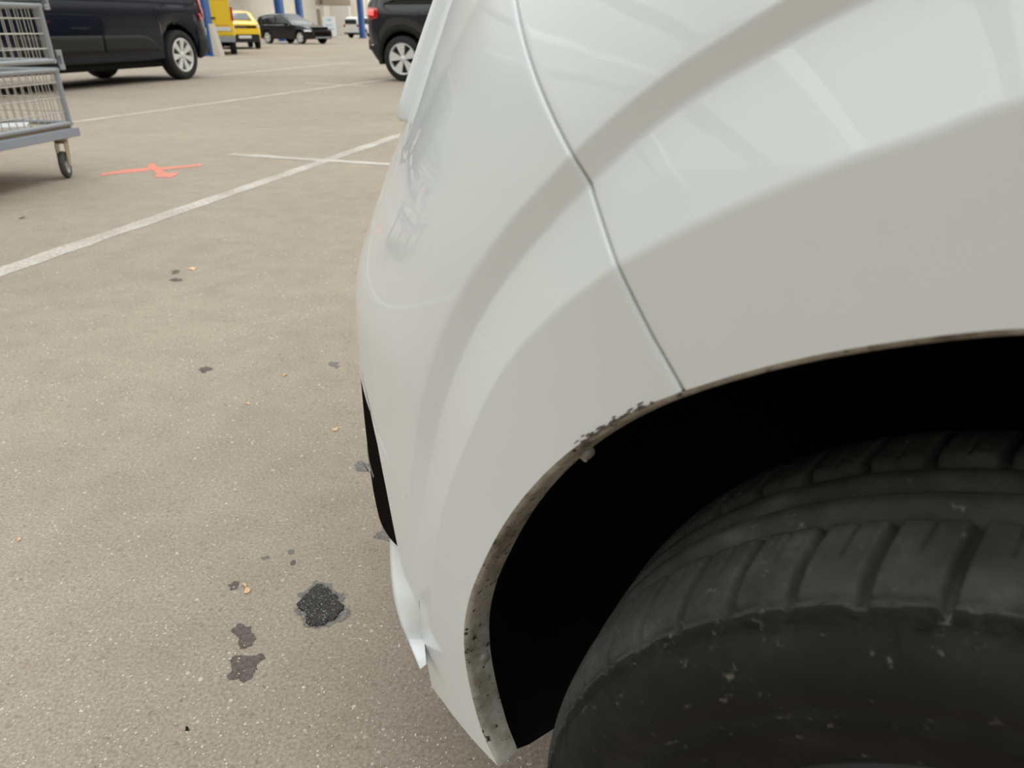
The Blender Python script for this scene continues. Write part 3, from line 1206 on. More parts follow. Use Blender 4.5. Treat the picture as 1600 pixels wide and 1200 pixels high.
patch('oil_stain', [(268, 436), (276, 434), (284, 436), (280, 440), (270, 440)], M['stain'], .0007, 'lower of two tiny dark spots below the long diagonal line', 'stain', 2, .2, 'dry stains on the floor')
patch('oil_stain', [(310, 578), (322, 573), (331, 574), (328, 579), (314, 582)], M['stain'], .0007, 'small brown smudge in the middle of the bare floor', 'stain', 2, .3, 'dry stains on the floor')
patch('oil_stain', [(519, 565), (524, 566), (532, 573), (525, 577), (520, 572)], M['damp'], .0007, 'small dark grey drip left of the bumper corner', 'stain', 2, .3, 'dry stains on the floor')
patch('oil_stain', [(554, 726), (566, 720), (580, 726), (582, 740), (570, 737), (556, 735)], M['damp'], .0007, 'ragged grey stain touching the edge of the black intake', 'stain', 4, .15, 'dry stains on the floor')
patch('oil_stain', [(33, 340), (40, 338), (44, 341), (36, 342)], M['stain'], .0007, 'tiny dark speck below the cart above the long line', 'stain', 2, .3, 'dry stains on the floor')
patch('oil_stain', [(287, 1137), (294, 1136), (296, 1142), (291, 1143)], M['liner'], .0007, 'tiny black fleck near the bottom of the floor', 'stain', 2, .3, 'dry stains on the floor')

for px, lab in (([(378, 914), (384, 913), (385, 919), (392, 922), (390, 926), (382, 928)], 'pale orange leaf scrap lying near the wet oil puddle'),
                ([(291, 421), (300, 418), (302, 423)], 'small orange leaf scrap beside two dark spots below the diagonal line'),
                ([(26, 842), (32, 841), (31, 846), (27, 846)], 'tiny orange leaf scrap near the left edge of the photo'),
                ([(441, 588), (449, 586), (446, 590)], 'tiny tan leaf scrap in the middle of the floor'),
                ([(520, 671), (528, 669), (527, 673), (522, 674)], 'tiny yellow leaf scrap left of the black intake'),
                ([(384, 631), (390, 630), (389, 633)], 'tiny pale leaf scrap above the stains')):
    P = [G(x, y) for x, y in px]
    c = sum(P, Vector()) / len(P)
    P = jagged([p - c for p in P], 1, .25)
    n = len(P)
    V = [(p.x, p.y, .0012 + .0025 * random.random()) for p in P] + [(0, 0, .005)] + [(p.x, p.y, .0008) for p in P]
    Fc = [(i, (i + 1) % n, n) for i in range(n)] + [(i, n + 1 + i, n + 1 + (i + 1) % n, (i + 1) % n) for i in range(n)]
    tag(mesh('leaf_scrap', V, Fc, M['leaf'], None, False, (c.x, c.y, 0)), lab, 'leaf', 'leaf scraps on the floor')

# red sprayed arrow
ar = MB()
polys = ([(156, 275), (157, 271), (232, 262), (233, 267), (180, 272)], [(248, 262), (315, 256), (317, 259), (280, 263), (252, 266)],
         [(228, 259), (233, 256), (241, 256), (246, 260), (262, 271), (277, 269), (278, 271), (268, 278), (243, 277.5), (239, 274), (246, 273), (233, 264)])
cA = G(240, 266)
for pl in polys:
    P = jagged([G(x, y) - cA for x, y in pl], 1, .06)
    nn = len(P)
    cc = sum(P, Vector()) / nn
    ar.add([(p.x, p.y, .0012 + .0003 * polys.index(pl)) for p in P], [tuple(range(nn))])
tag(ar.build('spray_arrow', M['arrow'], None, False, (cA.x, cA.y, 0)), 'red spray-painted arrow on the floor right of the cart wheel', 'floor marking')

# loose grit nobody could count
gb = MB()
for i in range(2600):
    px = random.uniform(-40, 860)
    py = 330 + 900 * random.random() ** .7
    p = G(px, py)
    r_ = random.uniform(.0008, .0023) * random.choice((.8, 1, 1, 1.25)) * (1 + .3 * (py < 700))
    t = random.random() * 6.28
    V = [(p.x + r_ * random.uniform(.5, 1.3) * math.cos(t + k * 1.57), p.y + r_ * random.uniform(.5, 1.3) * math.sin(t + k * 1.57), .0004) for k in range(4)]
    gb.add(V + [(p.x, p.y, r_ * .8)], [(0, 1, 4), (1, 2, 4), (2, 3, 4), (3, 0, 4)])
tag(gb.build('loose_grit', M['grit']), 'tiny pale grit scattered over the floor', 'grit', kind='stuff')


# ------------------------------------------------------------------ vehicles
def wheel(parent, x, y, R, rr, width, side, spokes=5, style='twin', spw=.05, rimmat=None):
    """part 'wheel' is the tyre, its rim and hub are sub-parts"""
    b = MB()
    hw = width / 2
    pr = [(rr * .98, hw * .75), (rr * 1.03, hw * .95), ((R + rr) / 2, hw * 1.04), (R - .035, hw * .98), (R - .012, hw * .86), (R, hw * .6), (R, 0), (R, -hw * .6), (R - .012, -hw * .86), (R - .035, -hw), (rr, -hw)]
    b.lathe(pr, (0, 0, 0), 'y', 48)
    t = b.build('wheel', M['tyre'], parent, True, (x, y, R))
    o = hw * side
    rb = MB()
    rb.lathe([(rr * 1.01, o * .70), (rr * 1.01, o * .92), (rr * .95, o * .98), (rr * .90, o * .90), (rr * .88, o * .4)], (0, 0, 0), 'y', 48)
    for k in range(spokes):
        base = 2 * math.pi * k / spokes + math.pi / 2 + .12
        for dd in ((-1, 1) if style == 'twin' else (0,)):
            an = base + dd * .17
            d0 = np.array([math.cos(base + dd * .05), 0, math.sin(base + dd * .05)])
            d1 = np.array([math.cos(an), 0, math.sin(an)])
            n0 = np.array([-d0[2], 0, d0[0]])
            n1 = np.array([-d1[2], 0, d1[0]])
            r0, r1 = rr * .15, rr * .93
            w0, w1 = (spw * .55, spw) if style != 'cap' else (spw * .6, spw * 1.5)
            yo0, yo1 = o * .80, o * .93
            v = []
            for (dv, nv, r_, w_, yy) in ((d0, n0, r0, w0, yo0), (d1, n1, r1, w1, yo1)):
                for sx in (-1, 1):
                    for dy in (0, -.035 * side):
                        q = dv * r_ + nv * w_ * sx * .5
                        v.append((q[0], yy + dy, q[2]))
            rb.add(v, [(0, 2, 3, 1), (4, 5, 7, 6), (0, 4, 6, 2), (1, 3, 7, 5), (0, 1, 5, 4), (2, 6, 7, 3)])
    rm = rb.build('rim', rimmat or M['alloy'], t)
    smooth_by_angle(rm, 30)
    MB().lathe([(0, o * .90), (rr * .12, o * .90), (rr * .2, o * .80), (rr * .2, o * .6)], (0, 0, 0), 'y', 24).build('hub_cap', rimmat or M['alloy'], t, True)
    MB().lathe([(0, o * .38), (rr * .9, o * .38), (rr * .9, o * .2)], (0, 0, 0), 'y', 32).build('wheel_inside', M['darkrim'], t)
    return t


class Body:
    """lofted car body; x forward from the rear axle, y left, z up"""
    def __init__(self, xr, xf, hw, sill, belt, top, axles, Ra, zc, inset=.16, r_end=.35, k_end=.16, low_in=.05):
        self.__dict__.update(locals())

    def w(self, x):
        d = min(x - self.xr, self.xf - x)
        t = max(0.0, 1 - d / self.r_end)
        return self.hw * (1 - self.k_end * t ** 2.2)

    def zb(self, x):
        z = float(np.interp(x, *zip(*self.sill)))
        for a in self.axles:
            d = abs(x - a)
            if d < self.Ra:
                z = max(z, self.zc + math.sqrt(self.Ra ** 2 - d * d))
        return z

    def belt_z(self, x):
        return float(np.interp(x, *zip(*self.belt)))

    def top_z(self, x):
        return max(float(np.interp(x, *zip(*self.top))), self.belt_z(x) + .02)

    def section(self, x):
        w_, zb_, zl, zt = self.w(x), self.zb(x), self.belt_z(x), self.top_z(x)
        wt = w_ - self.inset * min(1.0, (zt - zl) / .55)
        pts = [(w_ - self.low_in - .02, zb_), (w_ - self.low_in * .6, zb_ + .03)]
        for f in (.2, .4, .6, .8):
            z = zb_ + .03 + (zl - .05 - zb_ - .03) * f
            pts.append((w_ - self.low_in * .6 * max(0, 1 - f * 1.7) ** 1.5 + .012 * math.sin(math.pi * f), z))
        pts += [(w_ - .004, zl - .05), (w_ - .022, zl)]
        rz = min(.09, (zt - zl) * .45)
        for f in (.25, .5, .75, 1):
            pts.append((w_ - .022 + (wt - w_ + .022) * f, zl + (zt - rz - zl) * f))
        pts += [(wt - rz * .35, zt - rz * .35), (wt - rz * 1.1, zt - .004), (wt * .5, zt + .012), (0, zt + .018)]
        return pts

    def ysurf(self, x, z):
        p = self.section(x)
        zz = [q[1] for q in p]
        for i in range(len(p) - 1):
            if zz[i] <= z <= zz[i + 1]:
                f = (z - zz[i]) / (zz[i + 1] - zz[i] + 1e-9)
                return p[i][0] + (p[i + 1][0] - p[i][0]) * f
        return p[0][0] if z < zz[0] else p[-4][0]

    def stations(self):
        xs = set(np.round(np.linspace(self.xr, self.xf, 60), 4))
        for a in self.axles:
            for t in np.linspace(0, math.pi, 25):
                xs.add(round(a + self.Ra * .9999 * math.cos(t), 4))
        for q in list(self.top) + list(self.belt):
            if self.xr <= q[0] <= self.xf:
                xs.add(round(q[0], 4))
        for t in (.01, .03, .07, .12):
            xs.add(round(self.xr + t, 4))
            xs.add(round(self.xf - t, 4))
        return sorted(x for x in xs if self.xr <= x <= self.xf)

    def build(self, mt, parent, name='body'):
        xs = self.stations()
        V, Fc = [], []
        n = None
        for x in xs:
            p = self.section(x)
            full = [(x, y, z) for y, z in p] + [(x, -y, z) for y, z in p[::-1][1:]]
            n = len(full)
            V += full
        for i in range(len(xs) - 1):
            for j in range(n - 1):
                Fc.append((i * n + j, (i + 1) * n + j, (i + 1) * n + j + 1, i * n + j + 1))
        h = n // 2
        for base, fl in ((0, False), ((len(xs) - 1) * n, True)):
            for j in range(h):
                q = (base + j, base + j + 1, base + n - 2 - j, base + n - 1 - j)
                if len(set(q)) < 4:
                    q = tuple(dict.fromkeys(q))
                Fc.append(q if not fl else q[::-1])
        o = mesh(name, V, Fc, mt, parent)
        smooth_by_angle(o, 38)
        return o

    def side_patch(self, name, xs, zlo, zhi, side, off, mt, parent, thick=.01, nz=4):
        """panel lying on the flank between two height curves"""
        xs = list(xs)
        V, Fc = [], []
        for x in xs:
            a = zlo(x) if callable(zlo) else zlo
            b = zhi(x) if callable(zhi) else zhi
            for k in range(nz + 1):
                z = a + (b - a) * k / nz
                V.append((x, side * (self.ysurf(x, z) + off), z))
        m = nz + 1
        for i in range(len(xs) - 1):
            for k in range(nz):
                q = (i * m + k, (i + 1) * m + k, (i + 1) * m + k + 1, i * m + k + 1)
                Fc.append(q)
        o = mesh(name, V, Fc, mt, parent)
        md = o.modifiers.new('thick', 'SOLIDIFY')
        md.thickness = thick
        md.offset = 0
        smooth_by_angle(o, 40)
        return o

    def under(self, parent):
        b = MB()
        b.box(self.xr + .12, self.xf - .12, -self.hw + .34, self.hw - .34, .26, self.belt_z(0) - .1)
        b.box(self.axles[0] + self.Ra + .02, self.axles[1] - self.Ra - .02, -self.hw + .1, self.hw - .1, .24, .5)
        b.build('underbody', M['liner'], parent)


def rowspan(a, b, n=12):
    return list(np.linspace(a, b, n))


# dark SUV at the top centre, tail to the left
h_suv = math.atan2(-.31, .95)
fw = Vector((math.cos(h_suv), math.sin(h_suv), 0))
lf_ = Vector((-fw.y, fw.x, 0))
SUV_W = .91
pc = G(635, 127) + lf_ * (SUV_W - .11)
suv = empty('dark_suv', (pc.x, pc.y, 0), h_suv)
tag(suv, 'dark grey SUV with silver twin-spoke wheel and lit red tail lamp behind the white car', 'car')
sb = Body(-.70, 3.55, SUV_W, [(-.70, .48), (-.52, .32), (-.40, .27), (3.0, .26), (3.55, .34)],
          [(-.70, 1.12), (-.45, 1.17), (1.0, 1.14), (2.6, 1.02), (3.55, .78)],
          [(-.70, 1.24), (-.56, 1.42), (-.36, 1.60), (.3, 1.68), (1.2, 1.68), (2.0, 1.40), (2.45, 1.08), (3.2, .98), (3.55, .82)], (0, 2.65), .435, .375, r_end=.5, k_end=.2)
sb.build(M['greypaint'], suv)
sb.under(suv)
for ax in (0, 2.65):
    for sd in (-1, 1):
        wheel(suv, ax, sd * (SUV_W - .115), .362, .255, .225, sd, 5, 'twin', .085)
        # arch cladding
        n = 28
        V, Fc = [], []
        for i in range(n + 1):
            t = math.radians(-14) + math.radians(208) * i / n
            for rr_ in (.43, .47, .51):
                x, z = ax + rr_ * math.cos(t), .375 + rr_ * math.sin(t)
                z = max(z, .27)
                V.append((x, sd * (sb.ysurf(x, max(z, sb.zb(x) + .001)) + (.012 if rr_ < .5 else .006)), z))
        for i in range(n):
            for k in range(2):
                Fc.append((i * 3 + k, (i + 1) * 3 + k, (i + 1) * 3 + k + 1, i * 3 + k + 1))
        o = mesh('arch_cladding', V, Fc, M['plastic'], suv)
        md = o.modifiers.new('thick', 'SOLIDIFY')
        md.thickness = .012
for sd in (-1, 1):
    sb.side_patch('side_window', rowspan(-.30, 1.95), lambda x: 1.20, lambda x: max(1.215, min(sb.top_z(x) - .10, 1.205 + max(0, (x + .34)) * 1.4)), sd, .004, M['glass'], suv)
    sb.side_patch('sill_cladding', rowspan(.52, 2.12), .28, .42, sd, .012, M['plastic'], suv)
    tl = sb.side_patch('tail_lamp', rowspan(-.69, -.42, 8), lambda x: .96 + (x + .69) * .12, lambda x: 1.17 - (x + .69) * .10, sd, .008, M['redlamp'], suv)
    sb.side_patch('lamp_glow', rowspan(-.685, -.52, 6), lambda x: 1.05 - (x + .69) * .1, lambda x: 1.125, sd, .016, M['redglow'], tl)
    sb.side_patch('lower_bumper', rowspan(-.70, -.43, 8), lambda x: sb.zb(x) + .005, lambda x: .62 if x > -.6 else .60, sd, .010, M['plastic'], suv)
    sb.side_patch('reflector', rowspan(-.64, -.57, 3), .57, .585, sd, .02, M['clearlamp'], suv)
    dh = sb.side_patch('door_handle', rowspan(.42, .64, 5), 1.03, 1.06, sd, .03, M['greypaint'], suv, .02)
    for xg in (.36, 1.28):
        sb.side_patch('door_gap', [xg - .004 + 0, xg + .004], lambda x: .45 if xg > .5 else .85, 1.12, sd, .001, M['liner'], suv, .002)
MB().box(-.735, -.68, -.70, .70, .50, .66).build('rear_bumper', M['plastic'], suv)
MB().box(-.712, -.69, -.26, .26, .74, .85).build('number_plate', M['plate'], suv)
MB().box(-.66, -.60, -.60, .60, 1.26, 1.40).build('rear_window', M['glass'], suv)

# dark van at the left
h_van = math.atan2(-.968, -.248)
fw = Vector((math.cos(h_van), math.sin(h_van), 0))
lf_ = Vector((-fw.y, fw.x, 0))
VW = .97
VR = .405
pc = G(287, 124) - lf_ * (VW - .10)
van = empty('dark_van', (pc.x, pc.y, 0), h_van)
tag(van, 'blue-black van with grey side mouldings and silver hubcap behind the wire cart', 'van')
vb = Body(-.86, 5.35, VW, [(-.86, .45), (-.55, .34), (5.0, .34), (5.35, .40)], [(-.86, 1.22), (4.3, 1.22), (5.35, 1.0)],
          [(-.86, 2.05), (-.7, 2.1), (3.7, 2.1), (4.5, 1.5), (5.35, 1.05)], (0, 4.45), .475, .43, inset=.14, r_end=.25, k_end=.10)
vb.build(M['blackpaint'], van)
vb.under(van)
for ax in (0, 4.45):
    for sd in (-1, 1):
        wheel(van, ax, sd * (VW - .115), VR, .275, .235, sd, 7, 'cap', .075)
for sd in (-1, 1):
    for (xa, xb) in ((.56, 1.86), (1.90, 3.45)):
        def hi(x, xa=xa):
            t = min(1, (x - .56) / .45)
            return .50 + .24 * math.sin(t * math.pi / 2) if xa < 1 else .74
        sb_ = vb.side_patch('side_moulding', rowspan(xa, xb, 18), .50, lambda x: max(.51, hi(x)), sd, .02, M['plastic'], van, .03)
    vb.side_patch('door_gap', [1.875, 1.885], .36, 1.2, sd, .002, M['liner'], van, .002)
    vb.side_patch('door_gap', [.545, .553], .95, 1.2, sd, .002, M['liner'], van, .002)
    vb.side_patch('side_window', rowspan(.7, 1.75), 1.30, 1.80, sd, .004, M['glass'], van)
    vb.side_patch('side_window', rowspan(2.0, 2.7), 1.30, 1.78, sd, .004, M['glass'], van)
    vb.side_patch('tail_lamp', rowspan(-.855, -.70, 5), 1.02, 1.42, sd, .012, M['redlamp'], van, .02)
    vb.side_patch('side_marker', rowspan(-.66, -.60, 3), .96, 1.08, sd, .012, M['redlamp'], van, .015)
    vb.side_patch('corner_reflector', rowspan(-.80, -.755, 3), .72, .84, sd, .014, M['clearlamp'], van, .015)
    vb.side_patch('bumper_corner', rowspan(-.86, -.49, 8), lambda x: vb.zb(x) + .004, .70, sd, .02, M['plastic'], van, .03)
MB().box(-.93, -.83, -.86, .86, .42, .66).build('rear_bumper', M['plastic'], van)
for sd in (-1, 1):
    MB().box(-.885, -.85, sd * .80 - .06, sd * .80 + .06, .82, 1.36).build('rear_lamp', M['clearlamp'] if sd > 0 else M['redlamp'], van)

# yellow van seen from behind, right of the dark van
yv_dir = Vector((-.33, .944, 0))
h_y = math.atan2(yv_dir.y, yv_dir.x)
lf_ = Vector((-yv_dir.y, yv_dir.x, 0))
d_ = ray(369, 60)
corner = Vector((d_[0], d_[1], 0)) * (26.9 / d_[1])
pc = corner + yv_dir * .75 + lf_ * .93
yv = empty('yellow_van', (pc.x, pc.y, 0), h_y)
tag(yv, 'tall yellow van seen from behind beside the blue pillar', 'van')
yb = Body(-.72, 3.4, .92, [(-.72, .42), (3.4, .34)], [(-.72, 1.15), (2.6, 1.15), (3.4, 1.0)], [(-.72, 1.85), (-.6, 1.9), (2.2, 1.9), (2.9, 1.3), (3.4, 1.05)], (0, 2.8), .42, .36, inset=.1, r_end=.15, k_end=.05)
yb.build(M['yellow'], yv)
yb.under(yv)
for ax in (0, 2.8):
    for sd in (-1, 1):
        wheel(yv, ax, sd * .79, .345, .24, .21, sd, 7, 'cap', .07)
MB().box(-.80, -.70, -.90, .90, .40, .58).build('rear_bumper', M['galv'], yv)
MB().box(-.735, -.715, -.86, -.02, .62, 1.84).build('rear_door', M['yellow'], yv)
MB().box(-.735, -.715, .02, .86, .62, 1.84).build('rear_door', M['yellow'], yv)
MB().box(-.755, -.73, -.80, -.30, .74, .86).build('number_plate', M['plate'], yv)
MB().box(-.76, -.73, -.36, -.22, 1.10, 1.15).build('door_handle', M['trim'], yv)
MB().box(-.748, -.73, -.78, -.06, .90, .915).build('crease_strip', M['brass'], yv)
for sd in (-1, 1):
    MB().box(-.755, -.70, sd * .90 - .04, sd * .90 + .03, 1.05, 1.45).build('tail_lamp', M['redlamp'], yv)

# yellow car facing the camera behind it
yc_dir = Vector((.42, -.907, 0))
h_c = math.atan2(yc_dir.y, yc_dir.x)
p_c = G(388, 76)
pc = p_c - yc_dir * 2.75 + Vector((-yc_dir.y, yc_dir.x, 0)) * -.35
yc = empty('yellow_car', (pc.x, pc.y, 0), h_c)
tag(yc, 'yellow car facing the camera with dark lower bumper and chrome chevrons', 'car')
cb_ = Body(-.7, 3.5, .90, [(-.7, .4), (3.1, .30), (3.5, .28)], [(-.7, 1.05), (2.6, 1.0), (3.5, .92)], [(-.7, 1.4), (1.4, 1.50), (1.9, 1.42), (2.75, 1.10), (3.25, 1.03), (3.5, .95)], (0, 2.7), .40, .34, inset=.14, r_end=.4, k_end=.16)
cb_.build(M['yellow'], yc)
cb_.under(yc)
for ax in (0, 2.7):
    for sd in (-1, 1):
        wheel(yc, ax, sd * .78, .325, .22, .2, sd, 7, 'cap', .07)
MB().box(3.44, 3.60, -.80, .80, .28, .56).build('lower_bumper', M['plastic'], yc)
MB().box(3.46, 3.66, -.78, .78, .58, .80).build('upper_bumper', M['yellow'], yc)
MB().box(3.45, 3.56, -.72, .72, .82, .90).build('grille', M['trim'], yc)
ch = MB()
for zz in (.83, .89):
    for sd in (-1, 1):
        ch.obox((3.60, sd * .16, zz - .02), (.012, 0, 0), (0, .16, -.03 * sd), (0, 0, .018))
ch.build('chrome_chevrons', M['chrome'], yc)
MB().box(3.60, 3.63, -.06, .46, .42, .54).build('number_plate', M['plate'], yc)
for sd in (-1, 1):
    cb_.side_patch('headlamp', rowspan(3.15, 3.47, 6), .84, .93, sd, .01, M['clearlamp'], yc)
    cb_.side_patch('side_window', rowspan(.2, 2.2), 1.08, lambda x: max(1.1, cb_.top_z(x) - .12), sd, .004, M['glass'], yc)
ws_ = MB().add([(2.72, -.66, 1.15), (2.72, .66, 1.15), (1.98, .58, 1.41), (1.98, -.58, 1.41), (2.70, -.66, 1.10), (2.70, .66, 1.10), (1.96, .58, 1.36), (1.96, -.58, 1.36)],
              [(0, 1, 2, 3), (7, 6, 5, 4), (0, 4, 5, 1), (2, 6, 7, 3), (0, 3, 7, 4), (1, 5, 6, 2)])
ws_.build('windscreen', M['glass'], yc)

# black hatchback
bd = Vector((.85, -.53, 0)).normalized()
h_b = math.atan2(bd.y, bd.x)
lf_ = Vector((-bd.y, bd.x, 0))
pc = G(472, 69) - bd * 2.62 + lf_ * .79
bh = empty('black_hatchback', (pc.x, pc.y, 0), h_b)
tag(bh, 'black hatchback parked facing right far across the hall', 'car')
bb = Body(-1.05, 3.5, .90, [(-1.05, .42), (-.5, .26), (3.0, .24), (3.5, .26)], [(-1.05, .98), (.5, .94), (2.2, .90), (3.5, .66)],
          [(-1.05, 1.15), (-.75, 1.40), (.1, 1.52), (1.0, 1.51), (1.75, 1.18), (2.15, .97), (3.0, .86), (3.5, .70)], (0, 2.62), .385, .335, inset=.2, r_end=.6, k_end=.22)
bb.build(M['black2'], bh)
bb.under(bh)
for ax in (0, 2.62):
    for sd in (-1, 1):
        wheel(bh, ax, sd * .785, .325, .235, .21, sd, 5, 'twin', .075)
for sd in (-1, 1):
    bb.side_patch('side_window', rowspan(-.45, .62), lambda x: .975, lambda x: max(.99, bb.top_z(x) - .10), sd, .004, M['glass'], bh)
    bb.side_patch('side_window', rowspan(.70, 1.90), lambda x: .96, lambda x: max(.97, bb.top_z(x) - .10), sd, .004, M['glass'], bh)
    bb.side_patch('headlamp', rowspan(3.0, 3.42, 6), .62, lambda x: .72 - (x - 3) * .06, sd, .01, M['clearlamp'], bh)
    bb.side_patch('window_trim', rowspan(-.4, 1.85), .945, .957, sd, .008, M['chrome'], bh)
    MB().obox((1.72, sd * .98, .99), (.06, 0, 0), (0, .09, 0), (0, 0, .06)).build('door_mirror', M['black2'], bh)
ws_ = MB().add([(2.13, -.66, .99), (2.13, .66, .99), (1.10, .54, 1.495), (1.10, -.54, 1.495), (2.10, -.66, .95), (2.10, .66, .95), (1.08, .54, 1.42), (1.08, -.54, 1.42)],
              [(0, 1, 2, 3), (7, 6, 5, 4), (0, 4, 5, 1), (2, 6, 7, 3), (0, 3, 7, 4), (1, 5, 6, 2)])
ws_.build('windscreen', M['glass'], bh)
MB().box(3.42, 3.53, -.55, .55, .42, .60).build('grille', M['trim'], bh)
MB().box(3.46, 3.56, -.60, .60, .30, .36).build('bumper_lip', M['galv'], bh)

# far white car seen from behind
wd_ = Vector((.52, .854, 0)).normalized()
h_w = math.atan2(wd_.y, wd_.x)
d_ = ray(549, 50)
pr_ = Vector((d_[0], d_[1], 0)) * (68.6 / d_[1])
pc = pr_ + wd_ * .75
wc = empty('far_white_car', (pc.x, pc.y, 0), h_w)
tag(wc, 'small white car seen from behind at the far end of the hall', 'car')
wb_ = Body(-.72, 3.2, .88, [(-.72, .38), (3.2, .3)], [(-.72, 1.02), (2.4, 1.0), (3.2, .85)], [(-.72, 1.48), (-.5, 1.62), (1.2, 1.62), (2.0, 1.1), (3.2, .9)], (0, 2.5), .39, .33, inset=.15, r_end=.3, k_end=.1)
wb_.build(M['farwhite'], wc)
wb_.under(wc)
for ax in (0, 2.5):
    for sd in (-1, 1):
        wheel(wc, ax, sd * .76, .32, .23, .2, sd, 5, 'twin', .07)
MB().box(-.745, -.70, -.64, .64, 1.08, 1.42).build('rear_window', M['glass'], wc)
MB().box(-.76, -.70, -.82, .82, .30, .42).build('lower_bumper', M['plastic'], wc)
MB().box(-.745, -.715, -.26, .26, .62, .73).build('number_plate', M['plate'], wc)
for sd in (-1, 1):
    MB().box(-.74, -.66, sd * .76 - .11, sd * .76 + .11, .86, 1.04).build('tail_lamp', M['redlamp'], wc)
    wb_.side_patch('side_window', rowspan(-.3, 1.6), 1.06, lambda x: max(1.07, wb_.top_z(x) - .1), sd, .004, M['glass'], wc)


# ------------------------------------------------------------------ pillars, banner, far wall pieces
def pillar(px, Y, wd, label, base=None):
    d = ray(px, 50)
    p = Vector((d[0], d[1], 0)) * (Y / d[1])
    e = empty('blue_pillar', (p.x, p.y, 0), math.atan2(ROW.y, ROW.x))
    tag(e, label, 'pillar', 'blue steel roof pillars')
    b = MB()
    b.box(-wd * .5, wd * .5, -wd * .5, -wd * .5 + .03, 0, HALL_H - .02)
    b.box(-wd * .5, wd * .5, wd * .5 - .03, wd * .5, 0, HALL_H - .02)
    b.box(-.02, .02, -wd * .5 + .03, wd * .5 - .03, 0, HALL_H - .02)
    b.build('column', M['blue'], e)
    MB().box(-wd * .7, wd * .7, -wd * .7, wd * .7, 0, .03).build('foot_plate', M['blue'], e)
    if base:
        MB().add([(-.12, -.40, 0), (.12, -.40, 0), (.12, -.13, 0), (-.12, -.13, 0), (-.12, -.20, .95), (.12, -.20, .95), (.12, -.13, .95), (-.12, -.13, .95)],
                 [(0, 3, 2, 1), (4, 5, 6, 7), (0, 1, 5, 4), (1, 2, 6, 5), (2, 3, 7, 6), (3, 0, 4, 7)]).build('guard_block', M['concrete'], e)
    return e


pillar(325.5, 25.9, .24, 'nearest blue pillar with pale concrete guard, between dark van and yellow van', True)
pillar(441, 53, .44, 'blue pillar rising behind the roof of the black hatchback')
pillar(471.5, 60, .40, 'blue pillar behind the bonnet of the black hatchback')
pillar(566, 65.5, .40, 'blue pillar beside the far white car')

d_ = ray(516, 50)
p = Vector((d_[0], d_[1], 0)) * (72.5 / d_[1])
bn = empty('display_banner', (p.x, p.y, 0), math.atan2(d_[1], d_[0]) - math.pi / 2 + .12)
tag(bn, 'bright white display banner standing right of the black hatchback', 'banner')
MB().box(-.56, .56, -.02, .02, .06, 1.72).build('banner_sheet', M['paper'], bn)
for i, (z0, z1, x0, x1) in enumerate(((1.35, 1.5, -.2, .2), (.95, 1.05, -.35, .3), (.62, .74, -.1, .4), (.35, .42, -.3, .1))):
    MB().box(x0, x1, -.024, -.02, z0, z1).build('print_block', M['printblue'], bn)
MB().box(-.6, .6, -.12, .12, 0, .06).build('banner_foot', M['galv'], bn)

wb0 = bpy.data.objects['wall_back']


def wall_piece(name, px0, px1, z0, z1, mt, depth=.12):
    """panel standing against the far wall"""
    nrm = -ROW
    def along(px):
        d = ray(px, 45)
        dv = Vector((d[0], d[1], 0))
        t = B1_ / (dv.dot(ROW))
        return (dv * t).dot(SIDE)
    a, b = along(px0), along(px1)
    v = []
    for q in (B1_ - depth, B1_ + .0 - .001):
        for (aa, z) in ((a, z0), (b, z0), (b, z1), (a, z1)):
            v.append(hall_pt(aa, q, z))
    o = mesh(name, v, [(0, 1, 2, 3), (4, 7, 6, 5), (0, 4, 5, 1), (1, 5, 6, 2), (2, 6, 7, 3), (3, 7, 4, 0)], mt, wb0)
    return o


for px0, px1, z0, z1, mt in ((376, 383, 0, 7.9, 'palepanel'), (455, 466, 0, 7.9, 'concrete'), (488, 504, 0, 2.6, 'tanpanel'), (504, 509, .0, 5, 'palepanel'), (520, 548, .0, 2.9, 'palepanel'), (489, 552, 2.95, 4.6, 'tanpanel'),
                           (552, 560, 0, 7.9, 'concrete'), (486, 488, 0, 7.9, 'tanpanel'), (574, 578, 0, 7.9, 'concrete')):
    wall_piece('wall_panel', px0, px1, z0, z1, M[mt])

# ------------------------------------------------------------------ wire cart at the left edge
cc = G(127, 212, .24)
ca_ = Vector((-.152, -.988, 0))
cart = empty('wire_cart', (cc.x, cc.y, 0), math.atan2(ca_.y, ca_.x))
tag(cart, 'grey wheeled cart with two tiers of wire mesh sides at the left edge', 'cart')
CL, CW = 1.25, .82         # local x towards the camera, local y from -CW to 0
fr_ = MB()
z0, z1 = .240, .292
fr_.box(-.0, CL, -.045, 0, z0, z1)
fr_.box(-.0, CL, -CW, -CW + .045, z0, z1)
fr_.box(0, .045, -CW + .045, -.045, z0, z1)
fr_.box(CL - .045, CL, -CW + .045, -.045, z0, z1)
bevel(fr_.build('platform_frame', M['bluegrey'], cart), .004)
MB().box(.03, CL - .03, -CW + .03, -.03, .292, .304).build('plywood_deck', M['ply'], cart)


